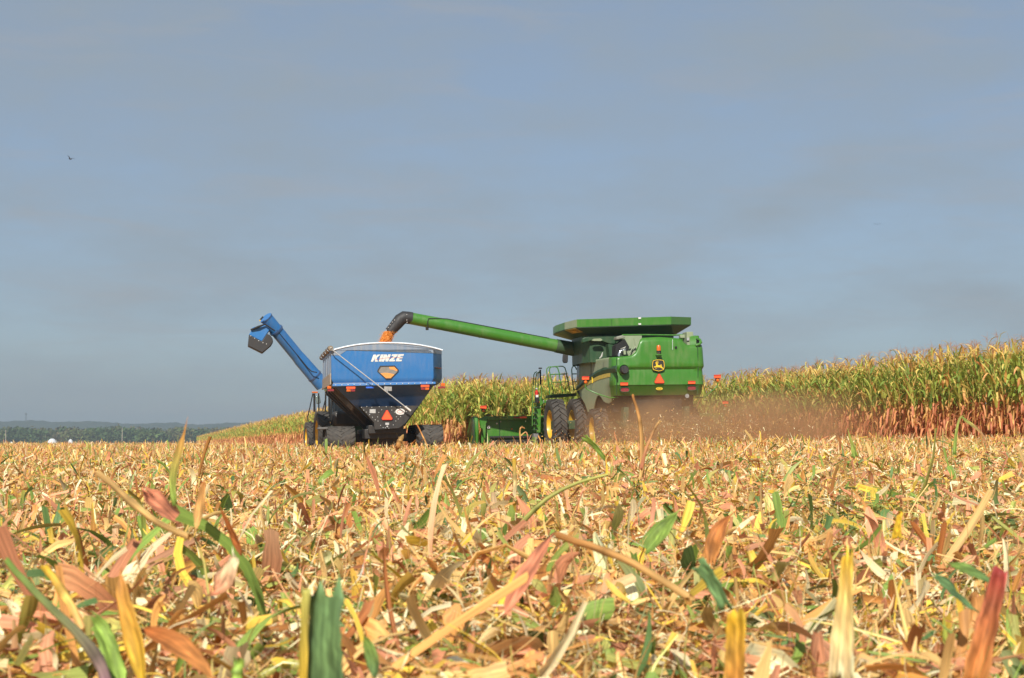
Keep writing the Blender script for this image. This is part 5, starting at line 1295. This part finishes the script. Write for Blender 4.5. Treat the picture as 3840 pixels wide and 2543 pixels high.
# ------------------------------------------------------------------ single leaves and stalks that stand out of the litter
def hero(name, label, pts, wpx, c0, c1, cat, roll=0.0, fold=.25, thick=None, prof=None, n=14, vein=True):
    """pts: (px, py, distance); wpx: widest width in photo pixels at the mean distance"""
    P = [at(px, py, d) for px, py, d in pts]
    d = sum(p[2] for p in pts) / len(pts); W = wpx / F * d
    # smooth resample
    a = np.array([tuple(p) for p in P]); t = np.linspace(0, 1, len(a)); tt = np.linspace(0, 1, n)
    if len(a) > 2:
        deg = min(3, len(a) - 1)
        c = np.stack([np.polyval(np.polyfit(t, a[:, k], deg), tt) for k in range(3)], -1)
        lin_ = np.stack([np.interp(tt, t, a[:, k]) for k in range(3)], -1)
        c = c * .6 + lin_ * .4 if len(a) > 4 else c
    else: c = np.stack([np.interp(tt, t, a[:, k]) for k in range(3)], -1)
    T = np.gradient(c, axis=0); T /= np.linalg.norm(T, axis=1)[:, None]
    r = np.random.default_rng(abs(hash(label)) % 9999 if False else sum(map(ord, label)))
    if thick:                                          # stalk: round, with a node
        m = 9; V = []; C = []; wv = np.cumsum(r.normal(0, .05, (n, 3)), 0); wv -= np.linspace(0, 1, n)[:, None] * wv[-1]; c = c + wv * W
        strk = np.exp(r.normal(0, .22, m)); blot = np.exp(np.convolve(r.normal(0, .30, n + 2), np.ones(3) / 3, 'valid'))
        for i in range(n):
            u = np.array([0, 1.0, 0]); A = np.cross(T[i], u); A /= np.linalg.norm(A); B = np.cross(A, T[i])
            k = 1 + (.22 if abs(tt[i] - thick) < .05 else 0)
            for jq, q in enumerate(np.linspace(0, 2 * np.pi, m, endpoint=False)):
                k2 = k * (1 + r.normal(0, .035)); V.append(c[i] + (A * math.cos(q) + B * math.sin(q)) * W / 2 * k2 * (prof(tt[i]) if prof else 1) + T[i] * (W * r.normal(0, .35) if i in (0, n - 1) else 0))
                C.append(np.clip((np.array(c0) * (1 - tt[i]) + np.array(c1) * tt[i]) * strk[jq] * blot[i] * (.6 if abs(tt[i] - thick) < .045 else 1), 0, .9))
        Q = [(i * m + j, i * m + (j + 1) % m, (i + 1) * m + (j + 1) % m, (i + 1) * m + j) for i in range(n - 1) for j in range(m)]
        U = np.array([(j * .9 + r.uniform(0, .2), tt[i] * 2) for i in range(n) for j in range(m)])
    else:
        m = 7; V = []; C = []
        s = np.linspace(-1, 1, m)
        ph = r.uniform(0, 6.28, 6); fr_ = r.uniform(.8, 3.2, 6)
        blot = lambda t_, q_: math.exp(.22 * sum(math.sin(fr_[k_] * (3.2 * t_ + (k_ - 2.5) * .7 * q_) * 2 + ph[k_]) for k_ in range(6)) / 1.7)
        for i in range(n):
            u = np.array([0, 1.0, 0]); A = np.cross(T[i], u); A /= np.linalg.norm(A); B = np.cross(A, T[i])
            rl = roll + .35 * math.sin(tt[i] * 3 + r.uniform(0, .1)); A2 = A * math.cos(rl) + B * math.sin(rl); B2 = np.cross(T[i], A2)
            p_ = prof(tt[i]) if prof else max(.08, 1 - abs(2 * tt[i] - .9) ** 2.4)
            hw = W / 2 * p_ * (1 + r.normal(0, .05))
            for q in s:
                wob = .10 * math.sin(tt[i] * 9 + q * 2) * hw + r.normal(0, .03) * hw
                V.append(c[i] + T[i] * (W * r.normal(0, .22) if i in (0, n - 1) else W * r.normal(0, .02)) + A2 * hw * q - B2 * (hw * (1 - abs(q)) * fold + wob))
                k = blot(tt[i], q) * (1 + .10 * r.normal()) + (.22 if abs(q) < .05 and vein else 0)
                C.append(np.clip((np.array(c0) * (1 - tt[i]) + np.array(c1) * tt[i]) * k * (1.15 if abs(q) > .9 else 1), 0, .9))
        Q = [(i * m + j, i * m + j + 1, (i + 1) * m + j + 1, (i + 1) * m + j) for i in range(n - 1) for j in range(m - 1)]
        U = np.array([(q * 5 + 3.3 * len(label), tt[i] * 1.5) for i in range(n) for q in s])
    o = mesh_np(name, np.array(V), np.array(Q), M['hero'], np.array(C), U, smooth=True)
    if not thick:
        sm = o.modifiers.new('thickness', 'SOLIDIFY'); sm.thickness = .0008
    return tag(o, label, cat)
def heroes():
    tan, otan, pink, brown, yel, cream, grn, dgrn, olive = [np.array(lin(*c)) * .92 for c in ((222, 178, 110), (200, 138, 76), (206, 132, 98), (160, 94, 48), (216, 176, 50), (240, 218, 170), (132, 158, 72), (104, 134, 84), (176, 174, 92))]
    purple = np.array(lin(150, 110, 120)); red = np.array(lin(150, 62, 60))
    L, K = 'corn_leaf', 'corn_stalk'
    flat = lambda t: 1.0; tip = lambda t: max(.06, (1 - t) ** .6); blade = lambda t: max(.08, math.sin(min(1, .25 + t * .9) * math.pi) ** .6)
    top = lambda t: 1.0 if t < .9 else 1.0
    hero(L, 'tall upright leaf at the left, green at its foot and orange at its pointed tip', [(655, 1890, 4.0), (650, 1780, 4.0), (672, 1690, 4.0), (698, 1590, 4.0)], 40, grn * 1.25, otan, 'leaf', .3, .2, prof=lambda t: .5 + .5 * math.sin(t * math.pi) if t < .8 else max(.06, 2.4 * (1 - t)))
    hero(L, 'broad blunt green leaf standing upright at the bottom edge with one yellow side', [(1215, 2640, 2.2), (1216, 2400, 2.2), (1222, 2212, 2.2)], 165, dgrn * .9, dgrn, 'leaf', .15, .12, prof=lambda t: 1.0 - .12 * t)
    hero(L, 'narrow yellow green strip standing beside the broad blunt green leaf', [(1135, 2640, 2.19), (1140, 2380, 2.19), (1150, 2205, 2.19)], 36, yel * .8, olive, 'leaf', .1, .1, prof=flat)
    hero(K, 'tall thin dry stalk leaning in front of the dust behind the combine', [(2405, 1790, 8.6), (2408, 1690, 8.6), (2402, 1588, 8.6), (2388, 1530, 8.6), (2372, 1476, 8.6)], 18, tan, otan, 'stalk', thick=.55, prof=lambda t: 1.15 - .65 * t)
    hero(K, 'side shoot of pinkish straw rising to the right from beside the tall thin dry stalk', [(2404, 1760, 8.5), (2425, 1680, 8.5), (2452, 1612, 8.5), (2476, 1580, 8.5)], 13, pink, tan, 'stalk', thick=.7, prof=lambda t: 1.1 - .6 * t)
    hero(L, 'bent bright green leaf with a chopped end low in front of the combine tyres', [(2268, 1722, 11), (2236, 1680, 11), (2210, 1655, 11), (2192, 1642, 11)], 34, grn, grn * 1.35, 'leaf', .5, .2, prof=lambda t: .55 + .45 * t)
    hero(K, 'pale hooked straw curling over in front of the corn header', [(1953, 1664, 34), (1949, 1620, 34), (1952, 1606, 34), (1958, 1601, 34), (1966, 1605, 34)], 5.5, tan, otan, 'stalk', thick=.4)
    hero(K, 'arched straw beside the pale hooked straw before the corn header', [(1954, 1634, 34), (1967, 1622, 34), (1975, 1622, 34), (1979, 1634, 34), (1979, 1655, 34)], 5, tan, pink, 'stalk', thick=.4)
    hero(K, 'short stubby tan stalk end leaning up before the middle of the blue cart', [(1488, 1682, 24), (1498, 1660, 24), (1506, 1640, 24)], 19, otan, tan, 'stalk', thick=.6)
    hero(K, 'thin seedy weed stem leaning before the right track of the blue cart', [(1601, 1672, 30), (1590, 1645, 30), (1577, 1618, 30), (1565, 1594, 30)], 5.5, tan, brown, 'weed', thick=.3)
    hero(L, 'bent green leaf peaking above the litter before the corn at the right, its left limb', [(3579, 1705, 9), (3584, 1640, 9), (3592, 1590, 9), (3606, 1560, 9)], 15, grn, olive, 'leaf', .5, .3, prof=lambda t: 1 - .5 * t)
    hero(L, 'drooping limb of the bent green leaf before the corn at the right', [(3606, 1560, 9), (3640, 1590, 9), (3678, 1622, 9), (3700, 1690, 9)], 24, grn, pink, 'leaf', .6, .25)
    hero(L, 'narrow green leaf pointing up at the foot of the standing corn', [(3206, 1715, 12), (3196, 1668, 12), (3178, 1608, 12)], 20, grn, olive, 'leaf', .3, .25, prof=lambda t: max(.06, 1.2 * (1 - t) ** .7))
    hero(L, 'wide pink dry leaf tilted beside the tall upright leaf at the left', [(540, 1838, 3.9), (590, 1880, 3.9), (650, 1935, 3.9), (690, 1950, 3.9)], 110, pink, pink * .8, 'leaf', .9, .35)
    hero(K, 'long tan stalk lying down to the right through the pink leaves at the left', [(372, 1778, 3.8), (450, 1845, 3.7), (560, 1935, 3.6), (715, 2015, 3.5)], 24, tan, tan * .9, 'stalk', thick=.5)
    hero('corn_husk', 'cream coloured pointed corn husk lying near the bottom at left of centre', [(800, 2205, 3.3), (840, 2175, 3.3), (872, 2120, 3.3), (882, 2090, 3.3)], 95, pink * 1.1, cream, 'husk', .4, -.5, prof=lambda t: max(.08, math.sin((.15 + .85 * t) * math.pi) ** .8))
    hero(K, 'green stalk with a purple foot leaning across the lower left corner', [(410, 2600, 2.6), (329, 2425, 2.7), (180, 2270, 2.8), (24, 2100, 2.9)], 40, purple, grn * 1.5, 'stalk', thick=.26, prof=lambda t: 1.1 - .5 * t)
    hero(K, 'straw coloured stalk behind the purple-footed stalk in the lower left corner', [(310, 2370, 2.85), (230, 2220, 2.9), (170, 2130, 2.95)], 30, tan, yel, 'stalk', thick=.5)
    hero(K, 'long arched green stem rising to the right across the middle of the litter', [(1950, 1975, 5.2), (1998, 1920, 5.2), (2060, 1862, 5.2), (2160, 1812, 5.2), (2280, 1780, 5.2)], 20, olive * .8, olive, 'stem', thick=.3, prof=lambda t: 1.1 - .6 * t)
    hero(K, 'thick red-topped stalk standing up near the lower right corner', [(3650, 2580, 2.7), (3690, 2390, 2.7), (3725, 2250, 2.7), (3752, 2135, 2.7)], 84, otan, red, 'stalk', .2, .9, prof=lambda t: 1.15 - .5 * t)
    hero(K, 'pale yellow split stalk standing upright at the lower right', [(3155, 2560, 2.8), (3160, 2380, 2.8), (3170, 2220, 2.8), (3178, 2076, 2.8)], 96, cream, yel, 'stalk', .1, .8, prof=lambda t: 1.0 - .6 * t)
    hero(K, 'ochre stalk stub standing at the bottom edge right of centre', [(2752, 2620, 2.5), (2756, 2460, 2.5), (2762, 2306, 2.5)], 74, otan, yel * .8, 'stalk', .15, .8, prof=flat)
    hero(L, 'curled orange brown leaf rising above the litter right of centre', [(2668, 2130, 3.9), (2672, 2050, 3.9), (2700, 1980, 3.9), (2748, 1925, 3.9)], 62, otan, brown * 1.3, 'leaf', .2, .3)
    hero(L, 'pointed green leaf leaning right in the middle of the litter', [(2420, 2072, 4.1), (2455, 2020, 4.1), (2500, 1965, 4.1), (2546, 1915, 4.1)], 66, grn * .9, grn, 'leaf', .3, .3)
    hero(K, 'long tan stalk sloping down to the right in the middle foreground', [(2085, 2005, 3.5), (2250, 2062, 3.4), (2400, 2130, 3.3), (2590, 2245, 3.2)], 28, otan, tan, 'stalk', thick=.4)
    hero(L, 'large orange brown leaf lying near the bottom edge at the left', [(540, 2360, 2.7), (640, 2400, 2.65), (730, 2470, 2.6), (810, 2560, 2.55)], 96, brown * 1.25, otan, 'leaf', .7, .35)
    hero(L, 'golden upright leaf with a rusty edge at the lower left', [(535, 2560, 2.6), (500, 2400, 2.65), (462, 2250, 2.7), (455, 2135, 2.75)], 86, yel * .9, otan, 'leaf', .1, .35)
    hero(L, 'smooth pale green leaf patch lying low behind the orange brown leaf', [(350, 2330, 2.8), (400, 2400, 2.8), (440, 2560, 2.75)], 80, grn * 1.05, grn * 1.2, 'leaf', .5, .45, prof=lambda t: .75 + .25 * t)
    hero(K, 'short lime green stalk piece at the bottom edge left of the broad blunt leaf', [(893, 2570, 2.4), (896, 2470, 2.4)], 40, grn * 1.4, grn * 1.5, 'stalk', thick=.5)
    hero(L, 'stiff folded green leaf leaning left at the lower right', [(2722, 2285, 3.1), (2680, 2200, 3.1), (2645, 2145, 3.1), (2622, 2118, 3.1)], 62, dgrn, dgrn * 1.2, 'leaf', .2, .3, prof=lambda t: .8 + .2 * t)
    hero(L, 'glossy green leaf with a yellow vein lying at the right edge of the foreground', [(3500, 2160, 3.0), (3560, 2200, 3.0), (3610, 2250, 3.0), (3660, 2290, 3.0)], 84, dgrn * .85, dgrn, 'leaf', .8, .3)
    hero(L, 'broad green leaf above the glossy leaf at the right edge of the foreground', [(3565, 2120, 3.1), (3630, 2135, 3.1), (3690, 2165, 3.1), (3740, 2210, 3.1)], 66, grn * .8, dgrn * .8, 'leaf', .7, .3)
    hero(L, 'upright yellow leaf patch catching light right of centre', [(3362, 2015, 3.6), (3366, 1975, 3.6), (3376, 1925, 3.6)], 36, yel, yel * 1.05, 'leaf', .2, .4, prof=lambda t: 1 - .5 * t)
    hero(L, 'brown curled leaf hanging in the litter left of the blue cart', [(905, 2080, 3.7), (870, 2000, 3.7), (820, 1890, 3.7)], 36, brown, brown * 1.2, 'leaf', .4, .4)
    hero(L, 'orange upright leaf blade next to the pink leaf at the left', [(735, 1985, 3.8), (752, 1880, 3.8), (768, 1795, 3.8)], 46, tan, otan, 'leaf', .3, .25)
    hero(K, 'thin yellow stalk standing upright in the litter below the green header', [(1930, 1855, 8), (1930, 1790, 8), (1928, 1722, 8)], 15, cream, yel, 'stalk', thick=.5)
    hero(L, 'dark pink leaf slanting down beside the tan sloping stalk in the foreground', [(1895, 2300, 3.2), (1950, 2190, 3.25), (2010, 2090, 3.3), (2075, 2000, 3.35)], 70, pink, pink * .8, 'leaf', .25, .4)
    hero(L, 'bright green short leaf standing at the bottom edge left of centre', [(1405, 2540, 2.6), (1390, 2450, 2.6), (1362, 2380, 2.6)], 60, dgrn, grn, 'leaf', .2, .2)
heroes()

# ------------------------------------------------------------------ chaff and dust behind the combine, haze over the land
def chaff():
    r = np.random.default_rng(31); n = 11000
    a = r.normal(0.3, 1.7, n); b = r.uniform(-7.5, 1.0, n)
    x, y = from_local(a + .12 * b, b)
    z0 = ground_z(x, y) + .02
    h = np.abs(r.normal(0, 1, n)) * .50 * (1 - .05 * (b + 6)) + r.uniform(0, .35, n)
    cur = np.arange(n) < 4500                          # the sheet of chopped straw dropping off the spreader board
    a = np.where(cur, r.uniform(-1.35, 1.2, n), a); b = np.where(cur, r.uniform(-1.3, .2, n), b); x, y = from_local(a + .12 * b, b); z0 = ground_z(x, y)
    h = np.where(cur, .30 + (b + 1.3) * .36 + r.normal(0, .06, n) + .10 * np.cos(a * 1.2), h)
    keep = (h < 1.75)
    x, y, z = x[keep], y[keep], (z0 + h)[keep]; n = len(x)
    pal = np.array([.3, .15, .14, .06, .05, .3, 0, 0, 0]); pal /= pal.sum()
    V, Q, C, U = pieces(x, y, z, np.clip(np.exp(r.normal(math.log(.05), .55, n)), .01, .15), np.clip(np.exp(r.normal(math.log(.010), .4, n)), .003, .02), 2, r.normal(0, .8, n), r.normal(0, 1, n), 2, pal=pal, rng=r)
    tag(mesh_np('flying_chaff', V, Q, M['residue'], C, U), 'bits of chopped straw flying out behind the green combine', 'chaff', kind='stuff')
    # heap-like curtain of chopped residue dropping from the spreader
chaff()
def volume_box(name, lo, hi, frame=None):
    mb = MB(); c = [(l + h) / 2 for l, h in zip(lo, hi)]; mb.box((0, 0, 0), [h - l for l, h in zip(lo, hi)])
    m = bpy.data.materials.new(name); m.use_nodes = True; t = m.node_tree
    t.nodes.remove(t.nodes['Principled BSDF'])
    v = t.nodes.new('ShaderNodeVolumePrincipled'); t.links.new(v.outputs[0], t.nodes['Material Output'].inputs['Volume'])
    o = mb.build(name, m)
    o.matrix_world = (frame.m if frame else Matrix()) @ Matrix.Translation(c)
    return o, m, t, v
def dust():
    o, m, t, v = volume_box('dust', (-4.2, -7.5, -.25), (7.5, 4.0, 2.3), CB)
    tag(o, 'brown dust cloud low behind and right of the green combine', 'dust', kind='stuff')
    tc = t.nodes.new('ShaderNodeTexCoord')
    n = N(t, 'ShaderNodeTexNoise', Scale=.8, Detail=5, Roughness=.6); t.links.new(tc.outputs['Object'], n.inputs['Vector'])
    sx = t.nodes.new('ShaderNodeSeparateXYZ'); t.links.new(tc.outputs['Object'], sx.inputs[0])
    def mul(a, b):
        q = t.nodes.new('ShaderNodeMath'); q.operation = 'MULTIPLY'
        for i, k in enumerate((a, b)):
            if hasattr(k, 'is_linked'): t.links.new(k, q.inputs[i])
            else: q.inputs[i].default_value = k
        return q.outputs[0]
    def sm(v_, a, b):
        q = t.nodes.new('ShaderNodeMapRange'); q.interpolation_type = 'SMOOTHSTEP'; q.inputs[1].default_value = a; q.inputs[2].default_value = b; t.links.new(v_, q.inputs[0]); return q.outputs[0]
    # local box coordinates are centred: x -5.85..5.85, y -5.75..5.75, z -1.27..1.27
    f = mul(sm(sx.outputs['X'], -5.4, -2.2), sm(sx.outputs['X'], 5.7, 1.0))
    f = mul(f, mul(sm(sx.outputs['Y'], -5.7, -3.5), sm(sx.outputs['Y'], 5.7, 2.5)))
    f = mul(f, sm(sx.outputs['Z'], 1.2, -.85))
    d = mul(mul(f, ramp(t, n.outputs['Fac'], .40, .64, 0.02, 2.1)), .46)
    t.links.new(d, v.inputs['Density'])
    v.inputs['Color'].default_value = (.62, .38, .20, 1); v.inputs['Anisotropy'].default_value = 0.0
    return o
dust()
def haze():
    o, m, t, v = volume_box('haze', (-1500, -14, -3), (1500, 2995, 60))
    tag(o, 'pale blue haze over the far fields and woods', 'haze', kind='stuff')
    v.inputs['Density'].default_value = .00034
    v.inputs['Color'].default_value = (.32, .44, .56, 1)
    v.inputs['Anisotropy'].default_value = 0.0
haze()
